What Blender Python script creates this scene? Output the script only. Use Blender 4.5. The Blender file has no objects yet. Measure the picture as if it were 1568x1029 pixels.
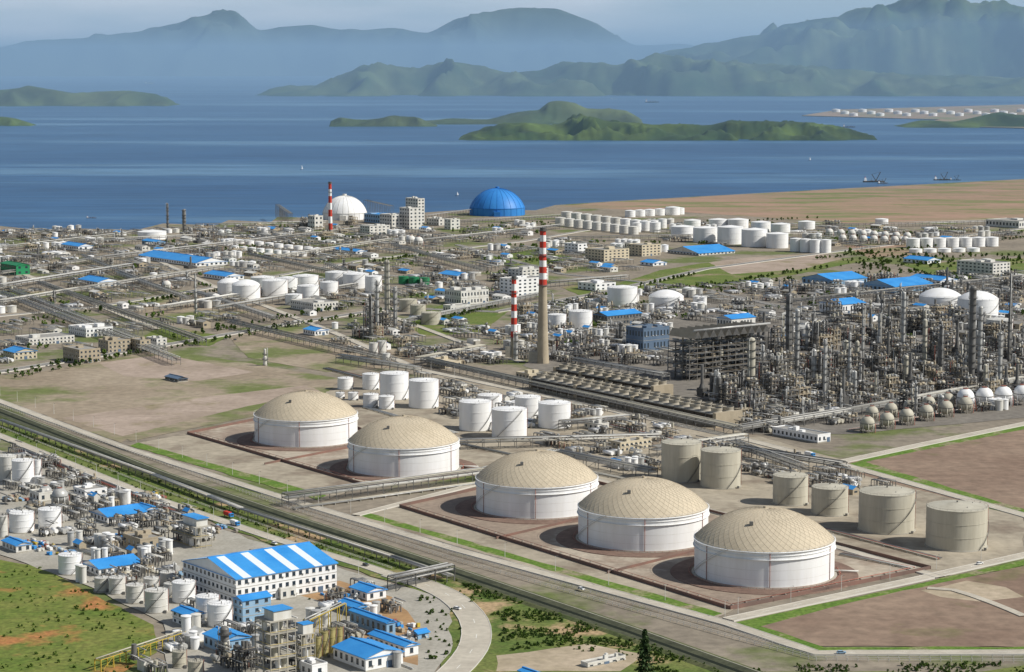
import bpy, math, random
from mathutils import Vector, noise
F=3400.0; CH=290.0; PITCH=math.atan(414.5/3400.0)
CP,SP=math.cos(PITCH),math.sin(PITCH)
UA=math.radians(-52)
U=Vector((math.cos(UA),math.sin(UA),0)); V=Vector((-math.sin(UA),math.cos(UA),0))
def PT(x,y,z=0.0):
    a=(x-784)/F; b=(514.5-y)/F
    dz=-SP+b*CP; dy=CP+b*SP
    t=(z-CH)/dz
    return Vector((t*a,t*dy,z)),t
def P(x,y,z=0.0): return PT(x,y,z)[0]
def S(x,y): return PT(x,y)[1]/F
scene=bpy.context.scene
COL=scene.collection
# ---------------------------------------------------------------- materials
def M(name,c1,c2=None,scale=0.1,rough=0.75,metal=0.0,lo=0.35,hi=0.65,stretch=(1,1,1),grain=0.0,gscale=1.0,bump=0.0,spec=0.3,c3=None,s3=0.01,lo3=.5,hi3=.6,rotz=0.0):
    m=bpy.data.materials.new(name); m.use_nodes=True
    nt=m.node_tree; N=nt.nodes; L=nt.links
    bs=N['Principled BSDF']; bs.inputs['Roughness'].default_value=rough; bs.inputs['Metallic'].default_value=metal
    bs.inputs['Specular IOR Level'].default_value=spec
    bs.inputs['Base Color'].default_value=(*c1,1)
    if c2 is None and grain==0: return m
    geo=N.new('ShaderNodeNewGeometry'); mp=N.new('ShaderNodeMapping'); mp.inputs['Scale'].default_value=stretch
    mp.inputs['Rotation'].default_value=(0,0,rotz)
    L.new(geo.outputs['Position'],mp.inputs['Vector'])
    def nz(sc,det=4):
        n=N.new('ShaderNodeTexNoise'); n.inputs['Scale'].default_value=sc; n.inputs['Detail'].default_value=det; n.inputs['Roughness'].default_value=.62
        L.new(mp.outputs[0],n.inputs['Vector']); return n.outputs['Fac']
    def rng(src,a,b,c=0,d=1):
        r=N.new('ShaderNodeMapRange'); r.inputs[1].default_value=a; r.inputs[2].default_value=b; r.inputs[3].default_value=c; r.inputs[4].default_value=d
        L.new(src,r.inputs[0]); return r.outputs[0]
    def mix(f,a,b,mode='MIX'):
        x=N.new('ShaderNodeMix'); x.data_type='RGBA'; x.blend_type=mode
        for sock,val in ((x.inputs[0],f),(x.inputs[6],a),(x.inputs[7],b)):
            if hasattr(val,'is_output'): L.new(val,sock)
            elif isinstance(val,(int,float)): sock.default_value=val
            else: sock.default_value=(*val,1)
        return x.outputs[2]
    col=c1
    if c2 is not None: col=mix(rng(nz(scale),lo,hi),c1,c2)
    if c3 is not None: col=mix(rng(nz(s3,7),lo3,hi3),col,c3)
    if grain>0:
        g=rng(nz(gscale,3),0.3,0.7,1-grain,1+grain)
        cx=N.new('ShaderNodeCombineXYZ')
        for i in range(3): L.new(g,cx.inputs[i])
        col=mix(1.0,col,cx.outputs[0],'MULTIPLY')
    L.new(col,bs.inputs['Base Color'])
    return m
white=M('white_paint',(.82,.82,.81),(.75,.74,.71),.12,.5,stretch=(1,1,.12),grain=.02,gscale=.6)
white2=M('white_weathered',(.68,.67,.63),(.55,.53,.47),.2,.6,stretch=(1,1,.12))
beige_t=M('beige_tank_paint',(.50,.47,.38),(.41,.38,.30),.15,.6,stretch=(1,1,.1),grain=.05)
dome_a=M('dome_panel_sand',(.52,.445,.325),(.45,.38,.27),.045,.75,lo=.45,hi=.75,grain=.04)
dome_b=M('dome_panel_sand_light',(.54,.46,.335),(.47,.40,.29),.045,.75,lo=.45,hi=.75)
dome_c=M('dome_panel_sand_dark',(.495,.425,.31),(.44,.37,.265),.045,.75,lo=.45,hi=.75)
dome_l=M('dome_rib',(.40,.34,.25))
rust=M('rust_pipe_paint',(.30,.10,.07),(.35,.16,.12),.5,.7)
red=M('red_paint',(.50,.05,.03))
steel=M('galvanised_steel',(.205,.20,.19),(.12,.115,.105),.15,.5,metal=.1)
dark=M('dark_steel',(.065,.065,.065),(.11,.105,.095),.2,.6)
silver=M('insulation_cladding',(.50,.50,.475),(.34,.33,.31),.2,.42,metal=.15)
tan=M('tan_concrete',(.42,.355,.255),(.35,.295,.21),.1,.85,grain=.05)
conc=M('concrete',(.40,.375,.32),(.31,.29,.24),.05,.9,grain=.14,gscale=.5)
cream=M('cream_render',(.58,.51,.37),(.51,.44,.32),.1,.85)
blue=M('blue_roof_steel',(.03,.24,.60),(.055,.31,.68),.06,.45,grain=.06,gscale=.8)
bluepale=M('blue_wall_panel',(.22,.36,.50),(.27,.41,.54),.1,.6)
slate=M('slate_blue_cladding',(.09,.14,.21),(.12,.17,.24),.1,.6)
bluedome=M('blue_dome_sheet',(.03,.20,.54),(.04,.23,.58),.05,.5)
bluerib=M('blue_dome_rib',(.025,.17,.47))
green=M('green_paint',(.02,.24,.10),(.03,.19,.08),.1,.5)
glass=M('dark_window_glass',(.03,.045,.06),rough=.15,spec=.6)
roofg=M('grey_flat_roof',(.33,.32,.29),(.24,.23,.21),.15,.9,grain=.1)
skyl=M('translucent_roof_sheet',(.70,.74,.74),rough=.4)
yellow=M('yellow_paint',(.55,.40,.05),(.45,.34,.06),.3)
mustard=M('mustard_tank',(.42,.36,.15),(.34,.29,.12),.3)
brown=M('cooling_tower_louvre',(.10,.075,.055),(.065,.05,.038),.4,.8)
fanw=M('fan_stack_grp',(.40,.36,.285),(.32,.29,.235),.2)
roadm=M('concrete_road',(.50,.455,.37),(.41,.37,.30),.04,.9,grain=.1,gscale=.3)
asph=M('grey_road',(.25,.24,.22),(.19,.18,.165),.04,.9,grain=.12,gscale=.3)
kerb=M('kerb_stone',(.58,.55,.49))
mark=M('road_marking',(.75,.75,.7))
apron=M('gravel_apron',(.38,.33,.25),(.30,.26,.195),.02,.95,grain=.16,gscale=.15,lo=.4,hi=.6,c3=(.22,.175,.13),s3=.02,lo3=.52,hi3=.66)
bundm=M('bund_soil',(.31,.245,.185),(.24,.185,.145),.02,.95,grain=.17,gscale=.2,c3=(.40,.345,.27),s3=.012,lo3=.50,hi3=.57)
padm=M('tank_pad_soil',(.165,.105,.08),(.215,.145,.11),.05,.95,grain=.2,gscale=.3)
bundw=M('bund_wall_paint',(.13,.095,.08),(.24,.13,.10),.03)
soil=M('bare_soil',(.25,.20,.14),(.34,.28,.205),.008,.95,grain=.2,gscale=.12,c3=(.135,.16,.05),s3=.007,lo3=.48,hi3=.58)
soilp=M('pinkish_fill',(.39,.31,.25),(.29,.23,.175),.02,.95,grain=.15,gscale=.15,c3=(.22,.19,.10),s3=.015,lo3=.54,hi3=.64)
soild=M('dark_fill_soil',(.205,.14,.10),(.27,.195,.14),.012,.95,grain=.22,gscale=.1,c3=(.15,.14,.06),s3=.010,lo3=.58,hi3=.68)
grass=M('grass',(.09,.14,.022),(.145,.17,.04),.03,.95,grain=.3,gscale=.35,c3=(.25,.2,.12),s3=.02,lo3=.54,hi3=.64)
verge=M('verge_grass',(.085,.165,.018),(.14,.205,.035),.05,.95,grain=.35,gscale=.4,c3=(.26,.22,.14),s3=.05,lo3=.54,hi3=.66)
scrub=M('scrub_ground',(.075,.125,.02),(.15,.17,.045),.03,.95,grain=.35,gscale=.4,c3=(.38,.27,.15),s3=.018,lo3=.54,hi3=.61)
orange=M('hillside_grass',(.10,.15,.022),(.18,.19,.045),.03,.95,grain=.35,gscale=.3,c3=(.38,.17,.06),s3=.016,lo3=.545,hi3=.64)
plant=M('plant_yard',(.27,.23,.175),(.20,.17,.13),.012,.95,grain=.22,gscale=.12,c3=(.12,.145,.045),s3=.008,lo3=.51,hi3=.60)
yardd=M('oily_yard',(.15,.135,.115),(.21,.19,.16),.02,.95,grain=.2,gscale=.15)
pink=M('reclaimed_land',(.35,.225,.165),(.25,.195,.12),.004,.95,grain=.15,gscale=.05,c3=(.16,.185,.07),s3=.0035,lo3=.50,hi3=.60,stretch=(1,2.5,1))
bank=M('canal_bank',(.055,.075,.022),(.10,.105,.045),.05,.95,grain=.35,gscale=.4)
bankc=M('canal_lining',(.075,.08,.045),(.045,.05,.028),.06,.9,grain=.3,gscale=.4)
canalw=M('canal_water',(.02,.025,.018),rough=.8,spec=.05)
pdirt=M('pale_dirt',(.44,.36,.26),(.34,.28,.19),.04,.95,grain=.15,gscale=.2)
odirt=M('orange_dirt',(.38,.23,.11),(.30,.19,.10),.03,.95,grain=.15,gscale=.2)
leaf=M('foliage',(.06,.11,.02),(.095,.145,.03),.12,.8,lo=.4,hi=.6)
leaf2=M('foliage_light',(.13,.20,.03),(.10,.16,.025),.15,.8)
leafd=M('foliage_pine',(.03,.06,.018),(.045,.08,.022),.3,.8)
bark=M('bark',(.10,.075,.05))
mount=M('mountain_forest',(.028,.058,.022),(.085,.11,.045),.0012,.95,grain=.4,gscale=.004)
mountf=M('far_mountain_forest_hazed',(.05,.08,.07),(.08,.11,.08),.0006,.95,grain=.25,gscale=.002)  # forest green tinted blue-grey: distance haze painted into the colour
isl=M('island_grass',(.085,.13,.02),(.05,.08,.018),.006,.95,grain=.4,gscale=.012,c3=(.026,.05,.013),s3=.003,lo3=.47,hi3=.57)
beach=M('shore_rock',(.30,.25,.17))
def water_mat():
    m=bpy.data.materials.new('sea_water'); m.use_nodes=True
    nt=m.node_tree;N=nt.nodes;L=nt.links; bs=N['Principled BSDF']
    bs.inputs['Roughness'].default_value=.38; bs.inputs['Specular IOR Level'].default_value=.26
    geo=N.new('ShaderNodeNewGeometry'); mp=N.new('ShaderNodeMapping'); mp.inputs['Scale'].default_value=(.2,1,1); mp.inputs['Rotation'].default_value=(0,0,.05)
    L.new(geo.outputs['Position'],mp.inputs['Vector'])
    n=N.new('ShaderNodeTexNoise'); n.inputs['Scale'].default_value=.0011; n.inputs['Detail'].default_value=7; n.inputs['Roughness'].default_value=.6; L.new(mp.outputs[0],n.inputs['Vector'])
    cr=N.new('ShaderNodeValToRGB'); L.new(n.outputs['Fac'],cr.inputs[0])
    e=cr.color_ramp.elements; e[0].position=.35; e[0].color=(.020,.080,.185,1); e[1].position=.54; e[1].color=(.036,.11,.225,1)
    k=e.new(.63); k.color=(.095,.20,.32,1)
    n2=N.new('ShaderNodeTexNoise'); n2.inputs['Scale'].default_value=.02; n2.inputs['Detail'].default_value=7; L.new(mp.outputs[0],n2.inputs['Vector'])
    mr=N.new('ShaderNodeMapRange'); mr.inputs[1].default_value=.3; mr.inputs[2].default_value=.7; mr.inputs[3].default_value=.75; mr.inputs[4].default_value=1.25; L.new(n2.outputs['Fac'],mr.inputs[0])
    vm=N.new('ShaderNodeVectorMath'); vm.operation='SCALE'; L.new(cr.outputs[0],vm.inputs[0]); L.new(mr.outputs[0],vm.inputs['Scale'])
    L.new(vm.outputs[0],bs.inputs['Base Color'])
    bp=N.new('ShaderNodeBump'); bp.inputs['Distance'].default_value=2.5; bp.inputs['Strength'].default_value=1; L.new(n2.outputs['Fac'],bp.inputs['Height']); L.new(bp.outputs[0],bs.inputs['Normal'])
    return m
waterm=water_mat()
# ---------------------------------------------------------------- mesh builder
class MB:
    def __init__(s): s.v=[];s.f=[];s.m=[];s.s=[];s.mats=[];s.ix={}
    def mi(s,m):
        if m.name not in s.ix: s.ix[m.name]=len(s.mats); s.mats.append(m)
        return s.ix[m.name]
    def face(s,idx,m,sm=False): s.f.append(idx); s.m.append(s.mi(m)); s.s.append(sm)
    def poly(s,pts,m,sm=False):
        k=len(s.v); s.v.extend([tuple(p) for p in pts]); s.face(list(range(k,k+len(pts))),m,sm)
    def box(s,x0,y0,z0,x1,y1,z1,m,top=None):
        k=len(s.v)
        s.v.extend([(x0,y0,z0),(x1,y0,z0),(x1,y1,z0),(x0,y1,z0),(x0,y0,z1),(x1,y0,z1),(x1,y1,z1),(x0,y1,z1)])
        for q in ((0,1,5,4),(1,2,6,5),(2,3,7,6),(3,0,4,7)): s.face([k+i for i in q],m)
        s.face([k+4,k+5,k+6,k+7],top or m); s.face([k+3,k+2,k+1,k],m)
    def cyl(s,x,y,z0,z1,r0,r1,m,n=12,cap=True,capm=None):
        k=len(s.v)
        cs=[(math.cos(2*math.pi*i/n),math.sin(2*math.pi*i/n)) for i in range(n)]
        s.v.extend([(x+c*r0,y+d*r0,z0) for c,d in cs]); s.v.extend([(x+c*r1,y+d*r1,z1) for c,d in cs])
        for i in range(n): j=(i+1)%n; s.face([k+i,k+j,k+n+j,k+n+i],m,True)
        if cap: s.poly([(x+c*r1,y+d*r1,z1) for c,d in cs],capm or m)
    def beam(s,p,q,w,m,n=4,cap=True):
        p=Vector(p);q=Vector(q);d=(q-p)
        if d.length<1e-6: return
        d.normalize(); a=Vector((0,0,1)) if abs(d.z)<.9 else Vector((1,0,0))
        e1=d.cross(a).normalized(); e2=d.cross(e1)
        k=len(s.v); off=math.pi/4 if n==4 else 0
        for c in (p,q):
            for i in range(n):
                t=2*math.pi*i/n+off; s.v.append(tuple(c+(e1*math.cos(t)+e2*math.sin(t))*w))
        for i in range(n): j=(i+1)%n; s.face([k+i,k+j,k+n+j,k+n+i],m,n>4)
        if cap: s.face([k+i for i in range(n)][::-1],m); s.face([k+n+i for i in range(n)],m)
    def dome(s,x,y,z,r,rise,mats,n=32,rings=8,rnd=None,sm=True):
        Rr=(r*r+rise*rise)/(2*rise); k=len(s.v); amax=math.asin(min(1,r/Rr)) if rise<=r else math.pi-math.asin(r/Rr)
        for j in range(rings):
            a=amax*(1-j/rings); rr=Rr*math.sin(a); zz=z+Rr*math.cos(a)-(Rr-rise)
            for i in range(n):
                t=2*math.pi*(i+(j%2)*.5*(0 if sm else 1))/n; s.v.append((x+rr*math.cos(t),y+rr*math.sin(t),zz))
        top=len(s.v); s.v.append((x,y,z+rise))
        for j in range(rings-1):
            for i in range(n):
                i2=(i+1)%n; a=k+j*n+i;b=k+j*n+i2;c=k+(j+1)*n+i2;d=k+(j+1)*n+i
                if sm: s.face([a,b,c,d],rnd.choice(mats) if rnd else mats[0],True)
                else:
                    if j%2==0: t1,t2=(a,b,d),(b,c,d)
                    else: t1,t2=(a,b,c),(a,c,d)
                    s.face(list(t1),rnd.choice(mats)); s.face(list(t2),rnd.choice(mats))
        for i in range(n): s.face([k+(rings-1)*n+i,k+(rings-1)*n+(i+1)%n,top],rnd.choice(mats) if rnd else mats[0],sm)
    def sphere(s,x,y,z,r,m,n=16,rings=8):
        k=len(s.v)
        for j in range(1,rings):
            a=math.pi*j/rings
            for i in range(n): t=2*math.pi*i/n; s.v.append((x+r*math.sin(a)*math.cos(t),y+r*math.sin(a)*math.sin(t),z+r*math.cos(a)))
        tp=len(s.v); s.v.append((x,y,z+r)); s.v.append((x,y,z-r))
        for j in range(rings-2):
            for i in range(n): i2=(i+1)%n; s.face([k+(j+1)*n+i,k+(j+1)*n+i2,k+j*n+i2,k+j*n+i],m,True)
        for i in range(n):
            i2=(i+1)%n; s.face([k+i,k+i2,tp],m,True); s.face([k+(rings-2)*n+i2,k+(rings-2)*n+i,tp+1],m,True)
    def rail(s,x,y,z,r,m,n=28,w=.09,h=1.1):
        pts=[(x+r*math.cos(2*math.pi*i/n),y+r*math.sin(2*math.pi*i/n)) for i in range(n)]
        for i in range(n):
            a=pts[i];b=pts[(i+1)%n]
            s.beam((a[0],a[1],z+h),(b[0],b[1],z+h),w,m,4,False); s.beam((a[0],a[1],z),(a[0],a[1],z+h),w,m,4,False)
    def obj(s,name,loc=(0,0,0),rz=0.0):
        me=bpy.data.meshes.new(name); me.from_pydata(s.v,[],s.f)
        for m in s.mats: me.materials.append(m)
        me.polygons.foreach_set('material_index',s.m); me.polygons.foreach_set('use_smooth',s.s); me.update()
        o=bpy.data.objects.new(name,me); o.location=loc; o.rotation_euler=(0,0,rz); COL.objects.link(o); return o
OCC=[]
def occupy(p,r): OCC.append((p.x,p.y,r))
def free(p,r): return all((p.x-a)**2+(p.y-b)**2>(r+c)**2 for a,b,c in OCC)
def inpoly(p,poly):
    c=False;n=len(poly)
    for i in range(n):
        a=poly[i];b=poly[(i+1)%n]
        if (a.y>p.y)!=(b.y>p.y) and p.x<(b.x-a.x)*(p.y-a.y)/(b.y-a.y)+a.x: c=not c
    return c
ZL=[0.0]
def patch(name,px,m,z=None):
    ZL[0]+=.009
    b=MB(); W=[P(x,y) for x,y in px]; pts=[]
    n=len(W)
    for i in range(n):   # irregular natural edges
        a=W[i];c=W[(i+1)%n]; L=(c-a).length; k=max(1,min(40,int(L/14))); d=(c-a).normalized() if L>0 else Vector((1,0,0)); nn=Vector((-d.y,d.x,0))
        for j in range(k):
            q=a.lerp(c,j/k); amp=0 if j==0 else 1.3
            pts.append(q+nn*amp*noise.noise(q*.06)*2)
    if z is None: z=.1+ZL[0]
    ar=sum(pts[i].x*pts[(i+1)%len(pts)].y-pts[(i+1)%len(pts)].x*pts[i].y for i in range(len(pts)))
    if ar<0: pts.reverse()
    b.poly([(p.x,p.y,z) for p in pts],m); return b.obj(name)
def smoothline(pts,step=8.0,curve=True):
    W=[Vector((p.x,p.y,0)) for p in pts]; out=[]
    for i in range(len(W)-1):
        p0=W[max(i-1,0)];p1=W[i];p2=W[i+1];p3=W[min(i+2,len(W)-1)]
        n=max(1,int((p2-p1).length/step))
        for k in range(n):
            t=k/n
            if curve: q=0.5*((2*p1)+(p2-p0)*t+(2*p0-5*p1+4*p2-p3)*t*t+(3*p1-p0-3*p2+p3)*t**3)
            else: q=p1.lerp(p2,t)
            out.append(q)
    out.append(W[-1]); return out
def profile(b,line,prof):
    n=len(line); rows=[]
    for i in range(n):
        d=(line[min(i+1,n-1)]-line[max(i-1,0)]).normalized(); nn=Vector((-d.y,d.x,0))
        rows.append([(line[i]+nn*o+Vector((0,0,z))) for o,z,m in prof])
    for i in range(n-1):
        for j in range(len(prof)-1):
            m=prof[j][2]
            if m is None: continue
            b.poly([rows[i][j+1],rows[i][j],rows[i+1][j],rows[i+1][j+1]],m)
RZ=[.62]
def road(name,px,w,m=None,curve=False,marks=True,kerbs=True):
    m=m or roadm; RZ[0]+=.015; z=RZ[0]
    line=smoothline([P(x,y) for x,y in px],12,curve); b=MB(); h=w/2
    k=.35
    pr=[(-h-k,0,kerb),(-h-k,z+.13,kerb),(-h,z+.13,kerb),(-h,z,m),(h,z,kerb),(h,z+.13,kerb),(h+k,z+.13,kerb),(h+k,0,None)]
    profile(b,line,pr if kerbs else [(-h,0,m),(-h,z,m),(h,z,m),(h,0,None)])
    if marks:
        for i in range(0,len(line)-1,2):
            d=(line[i+1]-line[i]); a=line[i]; e=a+d*.5; nn=Vector((-d.y,d.x,0)).normalized()*.14; zz=Vector((0,0,z+.02))
            b.poly([a-nn+zz,e-nn+zz,e+nn+zz,a+nn+zz],mark)
    for p in line[::1]: occupy(p,w/2+2)
    return b.obj(name)
def fence(name,px,h=1.6,sp=5,m=None,w=.10,curve=False):
    m=m or kerb; b=MB(); line=smoothline([P(x,y) for x,y in px],sp,curve)
    for i,p in enumerate(line):
        b.beam((p.x,p.y,0),(p.x,p.y,h),w*1.8,m,4)
        if i<len(line)-1:
            q=line[i+1]
            for z in (h*.5,h*.95): b.beam((p.x,p.y,z),(q.x,q.y,z),w,m,4,False)
    return b.obj(name)
def wall(name,px,h=1.2,w=.5,m=None,close=False):
    b=MB(); pts=[P(x,y) for x,y in px]
    if close: pts.append(pts[0])
    for i in range(len(pts)-1):
        profile(b,[pts[i],pts[i+1]],[(-w/2,0,m),(-w/2,h,m),(w/2,h,m),(w/2,0,None)])
    return b.obj(name)
# ---------------------------------------------------------------- tanks
def tank(cx,yb,w,h,m=None,roof='cone',name='storage_tank',rm=None,det=True):
    m=m or white; p,t=PT(cx,yb); s=t/F; r=w*s/2; H=h*s*1.02
    d=Vector((p.x,p.y,0)).normalized(); c=p+d*r; occupy(c,r+1); b=MB(); n=40 if s<.8 else 24
    rm=rm or m
    b.cyl(0,0,0,.9,r+.7,r+.6,conc,n)
    b.cyl(0,0,.9,H,r,r,m,n,False)
    th=.25 if s<.9 else .4
    for z in ([H*.33,H*.66,H-.4] if H>8 else [H-.4]):
        b.cyl(0,0,z,z+th,r+.18,r+.18,m,n)
    if roof=='cone':
        b.cyl(0,0,H,H+r*.13,r,.3,rm,n)
    elif roof=='dome': b.dome(0,0,H,r,r*.36,[rm],n,6)
    b.cyl(0,0,H+r*.1,H+r*.13+.9,.5,.5,steel,8)
    if det and s<.95:
        b.rail(0,0,H,r,steel,24 if s<.6 else 16,.06 if s<.6 else .1)
        ns=22; a0=-2.4+(int(cx)%5)*.35
        prev=None
        for i in range(ns+1):
            a=a0+i/ns*1.6; z=.6+(H-.6)*i/ns; q=((r+.7)*math.cos(a),(r+.7)*math.sin(a),z)
            if prev: b.beam(prev,q,.22,steel,4,False); b.beam((prev[0],prev[1],prev[2]+1),(q[0],q[1],q[2]+1),.06,steel,4,False)
            prev=q
        for a in (.4,-1.2): b.beam((r*.6*math.cos(a),r*.6*math.sin(a),H),(r*.6*math.cos(a),r*.6*math.sin(a),H+1.6),.25,steel,6)
        b.beam((r+.3,-1,0),(r+.3,-1,H+.8),.14,rust,6)
        b.box(r*.75,-r*.75-1,.6,r*.75+1.4,-r*.75+.2,2.0,steel)
    return b.obj(name,(c.x,c.y,0),0)
def big_tank(cx,yb):
    rr=random.Random(int(cx)); b=MB(); r=40.0;H=21.3
    p,t=PT(cx,yb); d=Vector((p.x,p.y,0)).normalized(); c=p+d*r; occupy(c,r+4); n=72
    b.cyl(0,0,0,.72,r+14,r+13.5,padm,n)
    b.cyl(0,0,.72,1.2,r+1.6,r+1.4,conc,n)
    b.cyl(0,0,1.2,H,r,r,white,n,False)
    for z,e in ((H-4.6,.9),(H-2.4,.4),(H-.5,.7)):
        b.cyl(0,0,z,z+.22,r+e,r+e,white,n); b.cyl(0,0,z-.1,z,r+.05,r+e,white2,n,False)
    for z in (H*.25,H*.5,): b.cyl(0,0,z,z+.12,r+.05,r+.05,white2,n)
    rise=17.0
    b.dome(0,0,H,r-.2,rise,[dome_a,dome_b,dome_c,dome_a],56,17,rr,False)
    b.rail(0,0,H,r+.4,white2,56,.06)
    R0=((r-.2)**2+rise*rise)/(2*rise); amax=math.asin((r-.2)/R0)
    def dp(a,th): return (R0*math.sin(a)*math.cos(th),R0*math.sin(a)*math.sin(th),H+rise-R0+R0*math.cos(a)+.03)
    for j in range(0,16):
        a=amax*(1-j/17); a2=amax*(1-(j+1)/17)
        for i in range(0,56,2 if j>9 else 1):
            t1=2*math.pi*(i+.5*(j%2))/56
            b.beam(dp(a,t1),dp(a2,t1+math.pi/56),.07,dome_l,4,False)
            b.beam(dp(a,t1),dp(a2,t1-math.pi/56),.07,dome_l,4,False)
    b.cyl(0,0,H+rise-.1,H+rise+1.2,1.0,1.0,dome_l,12)
    a=amax*.55; th=math.radians(-115); q=dp(a,th); b.box(q[0]-1,q[1]-1,q[2]-.3,q[0]+1,q[1]+1,q[2]+1.8,steel)
    prev=None
    for i in range(41):
        aa=math.radians(-178)+i/40*.9; z=.9+(H-.9)*i/40; q=((r+.7)*math.cos(aa),(r+.7)*math.sin(aa),z)
        if prev: b.beam(prev,q,.25,white2,4,False); b.beam((prev[0],prev[1],prev[2]+1.1),(q[0],q[1],q[2]+1.1),.06,steel,4,False)
        prev=q
    for deg in (-92,-30,-150):
        aa=math.radians(deg); b.beam(((r+.3)*math.cos(aa),(r+.3)*math.sin(aa),0),((r+.3)*math.cos(aa),(r+.3)*math.sin(aa),H-.3),.2,rust,6)
    b.rail(0,0,.7,r+3.2,rust,60,.12,1.0)
    b.beam((r,0,1.8),(r+14,-2,1.8),.55,white2,8); b.beam((r+3,-8,1.7),(r+3,8,1.7),.4,rust,8)
    return b.obj('dome_roof_crude_oil_tank',(c.x,c.y,0),0)
def sphere_tank(cx,yb,w,m=None):
    m=m or white; p,t=PT(cx,yb); s=t/F; r=w*s/2; d=Vector((p.x,p.y,0)).normalized(); c=p+d*r; occupy(c,r+1); b=MB()
    z=r*1.35; b.sphere(0,0,z,r,m,24,14); b.cyl(0,0,z-.25,z+.25,r+.25,r+.25,steel,24)
    for i in range(8):
        a=2*math.pi*i/8; b.beam((r*1.0*math.cos(a),r*1.0*math.sin(a),0),(r*.98*math.cos(a),r*.98*math.sin(a),z),.4,m if s<1.2 else steel,8)
        a2=2*math.pi*(i+1)/8; b.beam((r*math.cos(a),r*math.sin(a),.5),(r*math.cos(a2),r*math.sin(a2),z*.8),.13,steel,4)
    b.cyl(0,0,z+r*.96,z+r*1.03,r*.32,r*.32,rust,12); b.rail(0,0,z+r*1.03,r*.32,steel,8,.1)
    prev=None
    for i in range(13):
        a=-.5+i*.12; q=((r+.8)*math.cos(a)*(1 if i<7 else 1-(i-6)*.12),(r+.8)*math.sin(a)*(1 if i<7 else 1-(i-6)*.12),i/12*(z+r))
        if prev: b.beam(prev,q,.3,rust,4,False)
        prev=q
    return b.obj('spherical_gas_tank',(c.x,c.y,0),0)
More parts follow.
